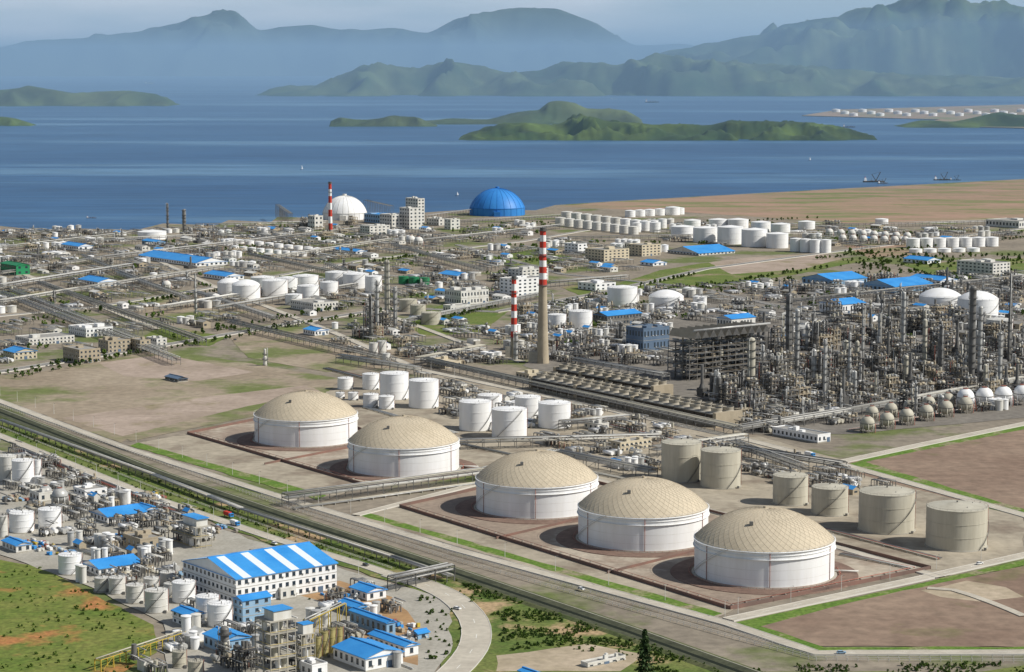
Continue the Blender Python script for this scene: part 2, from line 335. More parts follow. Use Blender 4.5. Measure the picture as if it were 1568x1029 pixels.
# ---------------------------------------------------------------- buildings
def building(x,y,wl,wr,h,wm,roof='flat',st=0,name='factory_building',rm=None):
    p,t=PT(x,y); s=t/F; Lu=max(4,wl*s/.616); Lv=max(4,wr*s/.788); b=MB(); r=random.Random(int(x*7+y))
    nn=max(1,int(max(Lu,Lv)/min(Lu,Lv)))
    for i in range(nn):
        k=(i+.5)/nn
        q=p-U*(Lu*k if Lu>Lv else Lu/2)+V*(Lv*k if Lv>=Lu else Lv/2); occupy(q,min(Lu,Lv)*.65)
    b.box(-Lu,0,0,0,Lv,h,wm)
    b.box(-Lu-.15,-.15,0,.15,Lv+.15,.9,conc)
    if roof=='flat':
        rmm=rm or roofg
        b.box(-Lu+.3,.3,h,-.3,Lv-.3,h+.1,rmm)
        for q in ((-Lu-.1,-.1,.1,.25),(-Lu-.1,Lv-.25,.1,Lv+.1)): b.box(q[0],q[1],h,q[2],q[3],h+.9,wm)
        for q in ((-Lu-.1,.25,-Lu+.25,Lv-.25),(-.25,.25,.1,Lv-.25)): b.box(q[0],q[1],h,q[2],q[3],h+.9,wm)
        for i in range(r.randint(1,3)):
            a=-Lu*r.uniform(.2,.8); c=Lv*r.uniform(.2,.8); e=min(Lu,Lv)*.13; b.box(a-e,c-e,h+.1,a+e,c+e,h+r.uniform(1.5,3.5),wm)
    else:
        rmm=rm or blue
        o=.7; x0,x1,y0,y1=-Lu-o,o,-o,Lv+o
        along = Lu>=Lv
        w=(y1-y0) if along else (x1-x0); rise=w*.11+.3
        if along:
            ym=(y0+y1)/2; n=max(1,int((x1-x0)/5))
            for i in range(n):
                a=x0+(x1-x0)*i/n; c=x0+(x1-x0)*(i+1)/n; mm=skyl if (roof=='stripe' and i%4==2) else rmm
                b.poly([(a,y0,h+.05),(c,y0,h+.05),(c,ym,h+rise),(a,ym,h+rise)],mm); b.poly([(a,ym,h+rise),(c,ym,h+rise),(c,y1,h+.05),(a,y1,h+.05)],mm)
                b.box(a-.06,y0,h+.02,a+.06,y0+.15,h+.12,rmm)
            for xx in (-Lu,0): b.poly([(xx,0,h),(xx,Lv,h),(xx,Lv/2,h+rise-.25)],wm)
            b.box(x0,ym-.5,h+rise-.2,x1,ym+.5,h+rise+.35,rmm)
        else:
            xm=(x0+x1)/2; n=max(1,int((y1-y0)/5))
            for i in range(n):
                a=y0+(y1-y0)*i/n; c=y0+(y1-y0)*(i+1)/n; mm=skyl if (roof=='stripe' and i%3==1) else rmm
                b.poly([(x0,a,h+.05),(xm,a,h+rise),(xm,c,h+rise),(x0,c,h+.05)],mm); b.poly([(xm,a,h+rise),(x1,a,h+.05),(x1,c,h+.05),(xm,c,h+rise)],mm)
            for yy in (0,Lv): b.poly([(-Lu,yy,h),(0,yy,h),(-Lu/2,yy,h+rise-.25)],wm)
            b.box(xm-.5,y0,h+rise-.2,xm+.5,y1,h+rise+.35,rmm)
        b.box(x0,y0,h-.35,x1,y0+.12,h+.05,rmm); b.box(x1-.12,y0+.12,h-.35,x1,y1,h+.05,rmm)
    if st==0: st=max(1,int(h/6))
    far=s>.8; sp=7 if far else 4.2; ww=3.6 if far else 2.0
    sh=h/st
    for k in range(st):
        z0=k*sh+sh*.35; z1=k*sh+sh*.78
        n=int((Lv-1)/sp)
        for i in range(n):
            c=(i+.5)*Lv/n
            if k==0 and i%5==2: b.box(.15,c-1.6,0.1,.2,c+1.6,min(3.8,sh*.85),slate); continue
            b.box(0,c-ww/2,z0,.06,c+ww/2,z1,glass); b.box(-Lu-.06,c-ww/2,z0,-Lu,c+ww/2,z1,glass)
            if not far: b.box(0.0,c-ww/2-.15,z0-.22,.16,c+ww/2+.15,z0-.02,conc)
            if not far and r.random()<.3: b.box(.07,c+ww/2+.2,z0,.7,c+ww/2+1.1,z0+.7,white2)
        n=int((Lu-1)/sp)
        for i in range(n):
            c=-(i+.5)*Lu/n
            b.box(c-ww/2,-.06,z0,c+ww/2,0,z1,glass); b.box(c-ww/2,Lv,z0,c+ww/2,Lv+.06,z1,glass)
            if not far and r.random()<.3: b.box(c+ww/2+.2,-.7,z0,c+ww/2+1.1,-.07,z0+.7,white2)
        if k>0 and not far: b.box(-Lu-.08,-.08,k*sh-.15,.08,-.003,k*sh+.15,conc); b.box(.003,-.08,k*sh-.15,.08,Lv,k*sh+.15,conc)
    return b.obj(name,(p.x,p.y,0),UA)
# ---------------------------------------------------------------- process equipment
def add_frame(b,r,x,y,nx,ny,bay,H,ms):
    lv=r.uniform(4.2,5.5); nl=max(1,int(H/lv)); w=.27
    X=nx*bay;Y=ny*bay
    for i in range(nx+1):
        for j in range(ny+1): b.box(x+i*bay-w,y+j*bay-w,0,x+i*bay+w,y+j*bay+w,nl*lv,ms)
    for k in range(1,nl+1):
        z=k*lv
        for j in range(ny+1): b.box(x+w,y+j*bay-w,z-.5,x+X-w,y+j*bay+w,z,ms)
        for i in range(nx+1): b.box(x+i*bay-w*.9,y+w,z-.48,x+i*bay+w*.9,y+Y-w,z-.02,ms)
        for i in range(nx):
            for j in range(ny):
                cx=x+(i+.5)*bay; cy=y+(j+.5)*bay; q=r.random()
                if r.random()<.6: b.box(x+i*bay+.1,y+j*bay+.1,z+.01,x+(i+1)*bay-.1,y+(j+1)*bay-.1,z+.12,ms)
                mm=r.choice([silver,silver,steel,steel,tan,beige_t])
                if q<.28: R_=r.uniform(.8,bay*.3); b.cyl(cx,cy,z+.2,z+lv*r.uniform(.5,.85),R_,R_,mm,10)
                elif q<.5: b.beam((cx-bay*.4,cy,z+1.5),(cx+bay*.4,cy,z+1.5),r.uniform(.6,1.2),mm,8)
                elif q<.62: b.beam((cx,cy-bay*.4,z+1.5),(cx,cy+bay*.4,z+1.5),r.uniform(.6,1.2),mm,8)
                elif q<.7: b.box(cx-1.5,cy-1.2,z+.2,cx+1.5,cy+1.2,z+2.2,mm)
        b.box(x+X+.3,y,z+1.0,x+X+.4,y+Y,z+1.15,tan); b.box(x,y-.4,z+1.0,x+X,y-.3,z+1.15,tan)
    for k in range(nl):
        z=k*lv
        if r.random()<.7: b.beam((x+X,y,z),(x+X,y+bay,z+lv),.14,ms)
        if r.random()<.7: b.beam((x,y,z),(x+bay,y,z+lv),.14,ms)
    for _ in range(5):
        px=x+r.uniform(0,X); py=y+r.choice([-.7,Y+.7,r.uniform(0,Y)]); b.beam((px,py,0),(px,py,nl*lv*r.uniform(.6,1.1)),r.uniform(.2,.4),r.choice([silver,white2,rust,steel]),6)
def add_column(b,r,x,y,R_,H,mm):
    b.cyl(x,y,0,1.5,R_*1.25,R_*1.25,conc,12); b.cyl(x,y,1.5,H*.55,R_,R_,mm,14,False)
    R2=R_*r.choice([1,1,.7]); b.cyl(x,y,H*.55,H*.6,R_,R2,mm,14,False); b.cyl(x,y,H*.6,H,R2,R2,mm,14,False); b.dome(x,y,H,R2,R2*.7,[mm],14,4)
    z=6
    while z<H:
        rr=R_ if z<H*.55 else R2
        b.cyl(x,y,z,z+.25,rr+1.3,rr+1.3,dark,12); b.rail(x,y,z+.2,rr+1.25,steel,8,.1,1.2)
        z+=r.uniform(5,9)
    a=r.uniform(0,6.28); b.beam((x+(R_+.6)*math.cos(a),y+(R_+.6)*math.sin(a),0),(x+(R_+.6)*math.cos(a),y+(R_+.6)*math.sin(a),H+1.5),.3,r.choice([silver,white2]),6)
    b.beam((x+(R_+.6)*math.cos(a),y+(R_+.6)*math.sin(a),H+1.5),(x,y,H+R2*.7),.3,silver,6)
def add_drum(b,x,y,z,R_,L,mm,ax=0):
    d=Vector((1,0,0)) if ax==0 else Vector((0,1,0)); c=Vector((x,y,z))
    b.beam(c-d*L/2,c+d*L/2,R_,mm,12)
    for k in (-.3,.3): q=c+d*L*k; b.box(q.x-.5,q.y-.5,0,q.x+.5,q.y+.5,z-R_*.7,conc)
def add_cell(b,r,x,y,c,H,kind=None):
    k=kind if kind is not None else r.random()
    ms=r.choice([steel,steel,dark,dark,tan])
    if k<.62: bay=c/3.2; add_frame(b,r,x+1,y+1,r.choice([2,3]),r.choice([2,3]),bay*.95,H*r.uniform(.35,1),ms)
    elif k<.74:
        for i in range(r.randint(1,2)): add_column(b,r,x+c*(.25+.4*i),y+c*r.uniform(.2,.8),r.uniform(1.0,2.4),H*r.uniform(.6,1.2),r.choice([silver,steel,steel,beige_t]))
        add_drum(b,x+c*.5,y+c*.15,3,1.3,c*.5,silver)
        add_frame(b,r,x+c*.1,y+c*.5,1,1,c*.35,H*.5,ms)
    elif k<.88:
        for i in range(3): add_drum(b,x+c*.5,y+c*(.2+.3*i),r.uniform(2.5,4),r.uniform(.9,1.7),c*.6,r.choice([silver,white,beige_t]),0)
        add_frame(b,r,x+c*.1,y+c*.1,2,1,c*.3,8,steel)
    elif k<.94:
        b.box(x+2,y+2,3,x+c*.6,y+c*.6,H*.45,dark); b.cyl(x+c*.35,y+c*.35,H*.45,H*.6,c*.2,1.6,dark,10,False); b.cyl(x+c*.35,y+c*.35,H*.6,H*1.3,1.5,1.3,steel,12)
    else:
        b.box(x+1,y+1,0,x+c*.7,y+c*.55,5,white2,roofg); b.box(x+c*.72,y+1,0,x+c*.9,y+c*.4,3.5,conc)
    for _ in range(3):
        z=r.uniform(4,9); yy=y+r.uniform(0,c); b.beam((x,yy,z),(x+c,yy,z),r.uniform(.2,.4),r.choice([silver,white2,steel]),6)
def unit(x,y,wl,wr,H,seed,name='refinery_process_unit',dens=.95,cell=17):
    p,t=PT(x,y); s=t/F; Lu=max(cell,wl*s/.616); Lv=max(cell,wr*s/.788); b=MB(); r=random.Random(seed)
    na=max(1,round(Lu/cell)); nb=max(1,round(Lv/cell)); any_=False
    for i in range(na):
        for j in range(nb):
            q=p-U*(i+.5)*cell+V*(j+.5)*cell
            if r.random()<dens and free(q,cell*.3): add_cell(b,r,-(i+1)*cell,j*cell,cell,H); any_=True
    for i in range(na):
        for j in range(nb): occupy(p-U*(i+.5)*cell+V*(j+.5)*cell,cell*.5)
    if any_: return b.obj(name,(p.x,p.y,0),UA)
def rack(px1,px2,w=8,h=7,lv=2,m=None,name='pipe_rack',np_=5,sp=12):
    a=P(*px1); c=P(*px2); L=(c-a).length; b=MB(); r=random.Random(int(L*10)); m=m or steel; n=max(1,int(L/sp))
    for i in range(n+1):
        x=i*L/n
        for y in (-w/2,w/2): b.box(x-.2,y-.2,0,x+.2,y+.2,h,m)
        for k in range(lv): z=h-k*2.6; b.box(x-.18,-w/2+.2,z-.45,x+.18,w/2-.2,z-.05,m)
        if i<n and i%3==0: b.beam((x,-w/2,0),(x+L/n,-w/2,h),.13,m)
    for k in range(lv):
        z=h-k*2.6
        for y in (-w/2,w/2): b.box(0,y-.15,z-.02,L,y+.15,z+.3,m)
        for i in range(np_):
            R_=r.uniform(.2,.42); yy=-w/2+.8+(w-1.6)*i/max(1,np_-1); b.beam((0,yy,z+R_),(L,yy,z+R_),R_,r.choice([silver,silver,white2,steel,beige_t]),6)
    for k in range(int(L/8)): occupy(a.lerp(c,k*8/L),w/2)
    return b.obj(name,(a.x,a.y,0),math.atan2(c.y-a.y,c.x-a.x))
def pipes(px1,px2,n=4,sp=1.3,R_=.4,z=1.3,m=None,name='ground_pipeline'):
    a=P(*px1); c=P(*px2); L=(c-a).length; b=MB(); r=random.Random(int(L))
    for i in range(n): b.beam((0,(i-n/2)*sp,z),(L,(i-n/2)*sp,z),R_*r.uniform(.6,1.1),m or r.choice([silver,white2,rust,steel,beige_t]),6)
    for k in range(int(L/10)): b.box(k*10-.3,-n/2*sp-1,0,k*10+.3,n/2*sp,z-.3,conc)
    return b.obj(name,(a.x,a.y,0),math.atan2(c.y-a.y,c.x-a.x))
def chimney(x,yb,yt,wt,wb,frac,nb=7):
    p,t=PT(x,yb); s=t/F; H=(yb-yt)*s*1.01; b=MB(); r0=wb*s/2;r1=wt*s/2; zb=H*(1-frac); N=10
    rad=lambda z:r0+(r1-r0)*(z/H)**.7
    for i in range(N): z0=zb*i/N;z1=zb*(i+1)/N; b.cyl(0,0,z0,z1,rad(z0),rad(z1),tan,20,False)
    for i in range(nb):
        z0=zb+(H-zb)*i/nb;z1=zb+(H-zb)*(i+1)/nb; b.cyl(0,0,z0,z1,rad(z0),rad(z1),red if (nb-1-i)%2==0 else white,20,i==nb-1,dark)
    for z in (zb,H*.8,H-2): b.cyl(0,0,z,z+.5,rad(z)+1.3,rad(z)+1.3,steel,16); b.rail(0,0,z+.5,rad(z)+1.3,steel,12,.1)
    b.cyl(0,0,H-1.5,H+1.0,rad(H)+.15,rad(H)+.15,dark,20)
    b.beam((0,-rad(0),0),(0,-rad(H)-.1,H),.2,steel,4)
    b.box(-r0*2.2,-3,0,-r0*.6,3,12,conc); occupy(p,12)
    return b.obj('striped_chimney',(p.x,p.y,0),0)
# ---------------------------------------------------------------- vegetation
def tree_geo(b,r,x,y,h,z0=0,leafn=16,mat=None,trunk=True):
    if trunk:
        b.cyl(x,y,z0,z0+h*.5,.05*h*.6,.03*h*.6,bark,5,False)
        for _ in range(3):
            a=r.uniform(0,6.28); b.beam((x,y,z0+h*.3),(x+math.cos(a)*h*.25,y+math.sin(a)*h*.25,z0+h*.65),.02*h,bark,4,False)
    mm=mat or r.choice([leaf,leaf,leaf2]); cw=h*r.uniform(.28,.42)
    for _ in range(leafn):
        a=r.uniform(0,6.28); rr=cw*math.sqrt(r.random()); zz=z0+h*(.3+.65*r.random()); k=math.sin(min(1,max(.1,(zz-z0)/h))*math.pi)**.5 if zz<z0+h else .3
        cx=x+math.cos(a)*rr*k; cy=y+math.sin(a)*rr*k; sz=h*r.uniform(.12,.22)
        n1=Vector((r.uniform(-1,1),r.uniform(-1,1),r.uniform(-.3,1))).normalized(); e1=n1.orthogonal().normalized()*sz; e2=n1.cross(e1)
        c=Vector((cx,cy,zz)); b.poly([c-e1-e2*.7,c+e1*.8-e2,c+e1+e2*.8,c-e1*.7+e2],mm)
        f=n1*sz; b.poly([c-f-e2*.7,c+f*.8-e2,c+f+e2*.8,c-f*.7+e2],mm)
def tree_row(name,px,sp=7,h=6,jit=2,leafn=12,seed=1):
    b=MB(); r=random.Random(seed); line=smoothline([P(x,y) for x,y in px],sp,False)
    for p in line:
        if r.random()<.88: tree_geo(b,r,p.x+r.uniform(-jit,jit),p.y+r.uniform(-jit,jit),h*r.uniform(.6,1.25),0,leafn)
    return b.obj(name)
def thicket(name,px,n,h=3,leafn=14,seed=1,clump=.03,chk=True,thr=-.02,mat=None):
    poly=[P(x,y) for x,y in px]; b=MB(); r=random.Random(seed); xs=[p.x for p in poly]; ys=[p.y for p in poly]; k=0;tries=0
    while k<n and tries<n*12:
        tries+=1; q=Vector((r.uniform(min(xs),max(xs)),r.uniform(min(ys),max(ys)),0))
        if not inpoly(q,poly): continue
        if noise.noise(q*clump)<thr+r.uniform(-.15,.15): continue
        if chk and not free(q,-1.0): continue
        tree_geo(b,r,q.x,q.y,h*r.uniform(.4,1.3),-h*.2,leafn,mat,False); k+=1
    return b.obj(name)
# ================================================================ GROUND
b=MB(); ws=140000
b.poly([(-ws,-3000,-3),(ws,-3000,-3),(ws,130000,-3),(-ws,130000,-3)],waterm); b.obj('sea_water')
coast=[(-500,338),(0,346),(60,352),(130,350),(210,352),(250,342),(330,345),(350,337),(415,340),(425,332),(500,334),(560,326),(640,326),(700,322),(820,322),(850,314),(940,308),(1100,299),(1300,288),(1568,274),(2100,250)]
pts=[P(x,y) for x,y in coast]; pts=[Vector((pts[0].x-2500,pts[0].y,0))]+pts+[Vector((pts[-1].x+2500,pts[-1].y,0))]
b=MB(); pl=[(p.x,p.y,0) for p in pts]; pl2=[(pts[-1].x,-2500,0),(pts[0].x,-2500,0)]
b.poly((pl+pl2)[::-1],plant)
for i in range(len(pts)-1):
    a=pts[i];c=pts[i+1]; b.poly([(c.x,c.y,0),(a.x,a.y,0),(a.x,a.y+10,-4),(c.x,c.y+10,-4)],beach)
b.obj('ground')
patch('reclaimed_ground',[(850,316),(940,309),(1100,300),(1300,289),(1568,275),(2100,251),(2100,320),(1568,333),(1330,345),(1250,338),(1050,325)],pink)
patch('grass_field',[(930,440),(1010,414),(1075,403),(1240,392),(1330,398),(1220,420),(1060,447)],grass)
patch('bare_field',[(1085,402),(1140,395),(1250,388),(1290,396),(1230,412),(1120,420)],soilp)
patch('bare_field',[(1290,375),(1400,372),(1440,385),(1330,395)],pink)
patch('grass_field',[(610,490),(680,466),(780,475),(740,508),(650,516)],grass)
patch('grass_field',[(250,498),(350,516),(320,530),(210,520)],grass)
patch('bare_field',[(150,468),(330,445),(430,470),(300,492)],soil)
patch('grass_field',[(860,440),(920,428),(960,438),(900,458)],grass)
patch('bare_field',[(350,516),(440,500),(600,530),(640,560),(500,570),(380,548)],soil)
patch('grass_field',[(740,395),(830,380),(880,395),(800,415)],grass)
patch('grass_field',[(1380,405),(1568,395),(1568,420),(1460,430)],grass)
patch('yard_paving',[(800,560),(850,520),(1030,470),(1200,440),(1568,425),(1700,425),(1700,600),(1568,640),(1300,665),(1140,665)],yardd)
patch('bare_field',[(-200,640),(-200,585),(0,575),(60,570),(240,536),(330,548),(520,580),(500,604),(390,628),(300,650),(205,668),(185,678),(0,612)],soil)
patch('dirt_lot',[(95,640),(340,605),(470,590),(500,603),(390,632),(300,650),(200,672)],soilp)
patch('dirt_lot',[(150,556),(250,543),(390,570),(300,584),(190,576)],soilp)
patch('bare_field',[(520,612),(300,655),(200,676),(188,668),(380,622),(490,600)],soil)
patch('gravel_apron',[(195,682),(290,664),(560,742),(495,768)],apron)
patch('verge_grass',[(198,683),(212,678),(500,759),(486,766)],verge)
patch('gravel_apron',[(540,792),(640,770),(1130,930),(1095,948)],apron)
patch('verge_grass',[(549,789),(560,785),(1106,940),(1090,945)],verge)
patch('bund_ground',[(287,665),(470,625),(745,722),(558,744)],bundm)
patch('bund_ground',[(612,777),(850,722),(1425,872),(1118,934)],bundm)
patch('yard_paving',[(500,600),(700,570),(1150,665),(1290,705),(1568,790),(1568,850),(1440,885),(850,722),(740,735),(480,625)],apron)
patch('dark_field',[(1270,715),(1568,655),(1800,620),(1800,800),(1568,785),(1500,775)],soild)
patch('verge_grass',[(1290,714),(1318,706),(1600,790),(1580,798)],verge)
patch('verge_grass',[(1310,702),(1568,652),(1568,658),(1325,708)],verge)
patch('dark_field',[(1120,962),(1400,900),(1568,868),(1900,800),(1900,1010),(1568,992),(1250,990)],soild)
patch('verge_grass',[(1120,955),(1400,896),(1568,858),(1568,866),(1300,924),(1165,960),(1262,992),(1568,991),(1568,996),(1240,997)],verge)
patch('dirt_lot',[(1410,905),(1480,890),(1540,900),(1568,915),(1500,922),(1440,915)],pdirt)
patch('scrub_ground',[(-300,650),(0,640),(250,735),(440,800),(700,890),(1000,990),(1180,1060),(700,1100),(740,960),(640,905),(420,835),(230,765),(0,672),(-300,680)],scrub)
patch('scrub_ground',[(640,880),(1150,1030),(1500,1030),(1568,1020),(1900,1030),(1900,1300),(500,1300),(680,1040)],scrub)
patch('grassy_hillside',[(-300,850),(0,858),(60,868),(130,905),(235,958),(240,1000),(170,1040),(150,1300),(-300,1300)],orange)
patch('yard_paving',[(-100,690),(0,690),(230,775),(420,838),(600,895),(690,920),(690,1000),(640,1060),(260,1060),(250,955),(140,900),(0,850),(-100,850)],conc)
patch('dirt_yard',[(430,905),(520,890),(600,915),(640,960),(640,1020),(560,1000),(560,940)],odirt)
patch('dirt_track',[(760,1005),(900,987),(985,1003),(950,1029),(760,1029)],pdirt)
# canal + roads
b=MB(); line=smoothline([P(x,y) for x,y in [(-300,520),(0,632),(240,727),(440,795),(700,880),(960,968),(1160,1040)]],12,False)
profile(b,line,[(-12,0,bank),(-8,1.2,bank),(-7,1.2,bankc),(-2,.75,canalw),(1,.75,bankc),(6,1.2,conc),(6.6,1.2,bank),(11,0,None)]); b.obj('drainage_canal')
for p in line: occupy(p,9)
road('perimeter_road',[(-300,505),(0,615),(190,686),(440,765),(700,843),(1115,956),(1250,1001),(1568,1000),(1900,980)],7.5)
road('tank_farm_road',[(1115,950),(1400,889),(1568,851),(1900,780)],8)
road('tank_farm_road',[(1440,885),(1150,800),(850,718),(745,738),(545,790)],6,marks=False)
road('access_road',[(-200,595),(0,668),(240,765),(420,826),(560,868),(630,892)],8)
road('access_road',[(600,880),(650,896),(695,918),(725,950),(728,985),(705,1020),(660,1060),(560,1150)],15,curve=True)
road('refinery_road',[(520,548),(640,566),(800,600),(1135,672),(1290,712),(1568,790),(1800,860)],9)
road('refinery_road',[(1290,708),(1420,680),(1568,650),(1800,600)],9,roadm)
road('plant_avenue',[(-200,605),(0,570),(230,533),(420,500),(600,472),(760,478),(930,447),(1080,412),(1260,388),(1568,350),(1900,310)],13,asph)
road('plant_avenue',[(-100,494),(150,470),(330,440),(560,398),(800,370),(1000,335)],9,asph)
road('plant_road',[(200,380),(330,440),(500,505),(650,570)],8)
road('plant_road',[(700,375),(860,420),(1060,440),(1240,480),(1568,560)],9,asph)
road('plant_road',[(0,405),(240,505)],8)
road('service_road',[(560,470),(720,530),(800,555)],7)
road('lot_track',[(1568,945),(1520,925),(1460,905),(1420,902)],5,curve=True,marks=False,kerbs=False)
fence('canal_fence',[(0,622),(440,778),(700,860),(1110,975),(1250,1012),(1568,1014)],2.0,5,w=.13)
fence('perimeter_fence',[(400,760),(700,851),(1110,966),(1248,1007),(1568,1007)],1.8,5,w=.12)
fence('access_road_fence',[(0,655),(240,750),(420,812),(600,872)],1.6,5,w=.13)
for nm,pxs in (('bund_wall',[(287,665),(558,744),(735,727),(470,628)]),('bund_wall',[(612,777),(1118,934),(1425,872),(850,724)])):
    wall(nm,pxs,2.2,.6,bundw,True)
wall('bund_wall',[(405,712),(590,676)],1.8,.4,bundw)
wall('bund_wall',[(760,826),(980,775)],1.8,.4,bundw); wall('bund_wall',[(930,879),(1150,825)],1.8,.4,bundw)
for a,c in (((300,664),(560,739)),((630,777),(1120,928)),((1120,928),(1400,871))): pipes(a,c,1,.9,.22,1.3,rust,'fire_water_pipe')
# ================================================================ BIG TANKS
for cx,yb in ((469,687),(618.5,733),(822,797),(984.5,847),(1169.5,903)): big_tank(cx,yb)
T=[(529,598,24,18),(541,614,16,12),(521,611,14,9),(568,598,26,24),(604,614,44,40),(649,627,46,42),(568,625,24,20),(592,628,24,20),
(728,662,50,44),(780,674,54,44),(750,625,38,18),(808,642,40,32),(849,658,50,38),
(853,507,28,24),(889,504,36,26),(953,470,46,28)]
for t in T: tank(*t,m=white)
for t in [(1043,740,62,58),(1103,750,62,56),(1210,776,54,44),(1270,792,56,42),(1357,820,86,60),(1464,846,94,62)]: tank(*t,m=beige_t)
tank(1020,472,54,16,roof='dome')
for t in [(1440,472,66,16),(1497,490,62,30)]: tank(*t,m=white,roof='dome')
for t in [(1530,515,40,24)]: tank(*t,m=white2)
for t in [(352,452,38,18),(377,460,44,22),(403,446,38,20),(421,455,40,24),(440,447,36,20),(468,446,40,22),(472,461,34,22),(450,468,26,16),(515,440,34,22),(545,443,40,22),(534,436,30,18),(504,453,28,20),(572,448,26,24)]: tank(*t,m=white,roof='dome' if t[0]<380 else 'cone')
for i in range(9): tank(352+i*15,372+i*1.6,14,6,m=white)
for i in range(9): tank(360+i*13,383+i*1.3,12,6,m=white)
tank(233,368,44,12,m=white)
for i in range(10): tank(868+i*15,340+i*1.8,17,15,m=white2 if i<6 else white)
for i in range(9): tank(858+i*14,346+i*1.7,16,12,m=white2)
for i in range(6): tank(965+i*15,333-i*.8,16,10,m=white)
for i in range(4): tank(975+i*13,356-i*2,14,14,m=white)
for t in [(1045,366,36,18),(1080,372,38,22),(1118,375,40,26),(1155,379,40,26),(1190,381,34,22),(1060,350,26,12),(1100,351,30,14),(1130,352,32,15),(1165,356,30,15),(1195,358,30,14),(1235,352,26,12),(1218,386,17,20),(1233,387,17,20),(1248,388,17,20),(1264,388,17,20),(1030,330,22,12),(1350,344,20,8)]: tank(*t,m=white)
for i in range(7): tank(1398+i*20,380-i*.3,21,14,m=white)
for i in range(5): tank(1402+i*22,388-i*.4,20,6,m=white)
for t in [(625,478,28,18),(660,498,30,18),(640,484,24,16)]: tank(*t,m=beige_t)
for t in [(618,436,16,12),(634,437,16,12),(650,438,16,12)]: tank(*t,m=green)
for t in [(585,545,14,22),(572,548,14,22),(592,560,12,18)]: tank(*t,m=white2)
for t in [(12,738,30,38),(36,745,34,38),(58,735,12,30),(34,818,38,30),(77,812,36,30),(5,825,16,34),(108,882,36,30),(156,908,22,22),(180,912,26,26),(207,926,28,28),(240,941,36,34),(232,905,24,18),(257,898,24,20),(282,926,36,32),(318,948,36,32),(337,963,38,36),(262,915,22,20)]: tank(*t,m=white2 if t[0]<30 or 150<t[0]<265 else white)
for t in [(497,1008,13,40),(508,1003,13,40),(519,998,13,36),(487,1012,12,36)]: tank(*t,m=mustard)
for t in [(275,1025,22,26),(300,1040,24,26)]: tank(*t,m=beige_t)
sphere_tank(92,778,25,silver); sphere_tank(70,768,20,silver)
for i in range(6): sphere_tank(1328+i*30,664-i*6,22,beige_t)
for i in range(5): sphere_tank(1335+i*29,646-i*5,20,beige_t)
for i in range(4): sphere_tank(1478+i*29,628-i*2,27,white)
for i in range(8): sphere_tank(1270+i*17,364+i*.8,12,white2)
for i in range(7): sphere_tank(1290+i*16,373+i*.5,12,white2)
for t in [(629,377,14),(641,379,14),(255,446,14)]: sphere_tank(t[0],t[1],t[2],white2)
for i in range(22):
    y=172+(i%3)*3; tank(1280+i*13.5,y,13,4.5,m=white,det=False)
# ================================================================ CHIMNEYS, DOMES
chimney(831,556,352,9,20,.42,9); chimney(787,548,425,7,12,.75,9); chimney(506,356,280,4.5,7,.95,7)
def dome_store(x0,x1,yb,yt,m,rib,name):
    cx=(x0+x1)/2; p,t=PT(cx,yb); s=t/F; r=(x1-x0)*s/2; H=(yb-yt)*s; d=Vector((p.x,p.y,0)).normalized(); c=p+d*r*.8; occupy(c,r+4); b=MB()
    w=H*.28; b.cyl(0,0,0,w,r,r,m,48,False); b.dome(0,0,w,r,H-w,[m],48,14)
    Rr=(r*r+(H-w)**2)/(2*(H-w)); amax=math.asin(min(1,r/Rr))
    for i in range(24):
        th=2*math.pi*i/24; pv=(r*math.cos(th)*1.004,r*math.sin(th)*1.004,0)
        for j in range(13):
            a=amax*(1-j/12); q=(Rr*1.004*math.sin(a)*math.cos(th),Rr*1.004*math.sin(a)*math.sin(th),w+Rr*1.004*math.cos(a)-(Rr-(H-w))); b.beam(pv,q,.3,rib,4,False); pv=q
    b.cyl(0,0,w-.5,w+.5,r+.5,r+.5,rib,48); b.cyl(0,0,H,H+3,4,4,rib,16)
    b.box(-6,-r-6,0,6,-r+2,9,rib); b.obj(name,(c.x,c.y,0),0)
dome_store(719,804,331,290,bluedome,bluerib,'blue_coal_storage_dome'); dome_store(494,562,337,301,white,white2,'white_coal_storage_dome')
# ================================================================ BUILDINGS
building(362,930,100,145,15.5,white,'stripe',3)
building(372,957,17,40,13,bluepale,'gable',3); building(287,963,28,24,7,white,'gable',2,'workshop'); building(342,1003,36,38,7,bluepale,'gable',1,'workshop')
building(592,977,62,13,8,bluepale,'gable',1,'workshop'); building(562,922,28,28,5.5,white,'gable',1,'workshop'); building(640,982,10,16,4,bluepale,'gable',1,'guard_house')
building(560,1030,55,55,7,white,'gable',1,'workshop'); building(620,1008,60,20,6,white,'gable',1,'workshop'); building(545,945,30,20,5,bluepale,'gable',1,'workshop')
building(478,1040,20,22,6,white,'flat',1,'workshop')
building(815,1046,20,14,4,white,'gable',1,'workshop')
building(152,884,36,58,5,white,'gable',1,'workshop'); building(165,803,35,52,5,white,'gable',1,'workshop'); building(222,790,22,20,4,white2,'gable',1,'workshop')
building(130,768,22,30,7,white,'flat',2,'workshop'); building(60,770,20,22,6,white2,'flat',1,'workshop'); building(25,848,30,20,5,white2,'gable',1,'workshop')
building(215,845,34,30,7,tan,'flat',1,'workshop'); building(430,920,26,22,6,white2,'flat',1,'workshop')
building(900,1024,10,60,2,white2,'flat',1,'shed')
building(122,557,34,28,13,tan,'flat',3,'office_building'); building(166,541,20,30,12,tan,'flat',3,'office_building'); building(215,540,20,14,12,tan,'flat',3,'office_building')
building(132,517,36,36,9,white,'flat',2,'office_building'); building(45,530,30,60,7,white2,'flat',2,'office_building'); building(22,552,24,30,8,cream,'gable',2,'office_building'); building(240,530,20,14,7,white2,'flat',2)
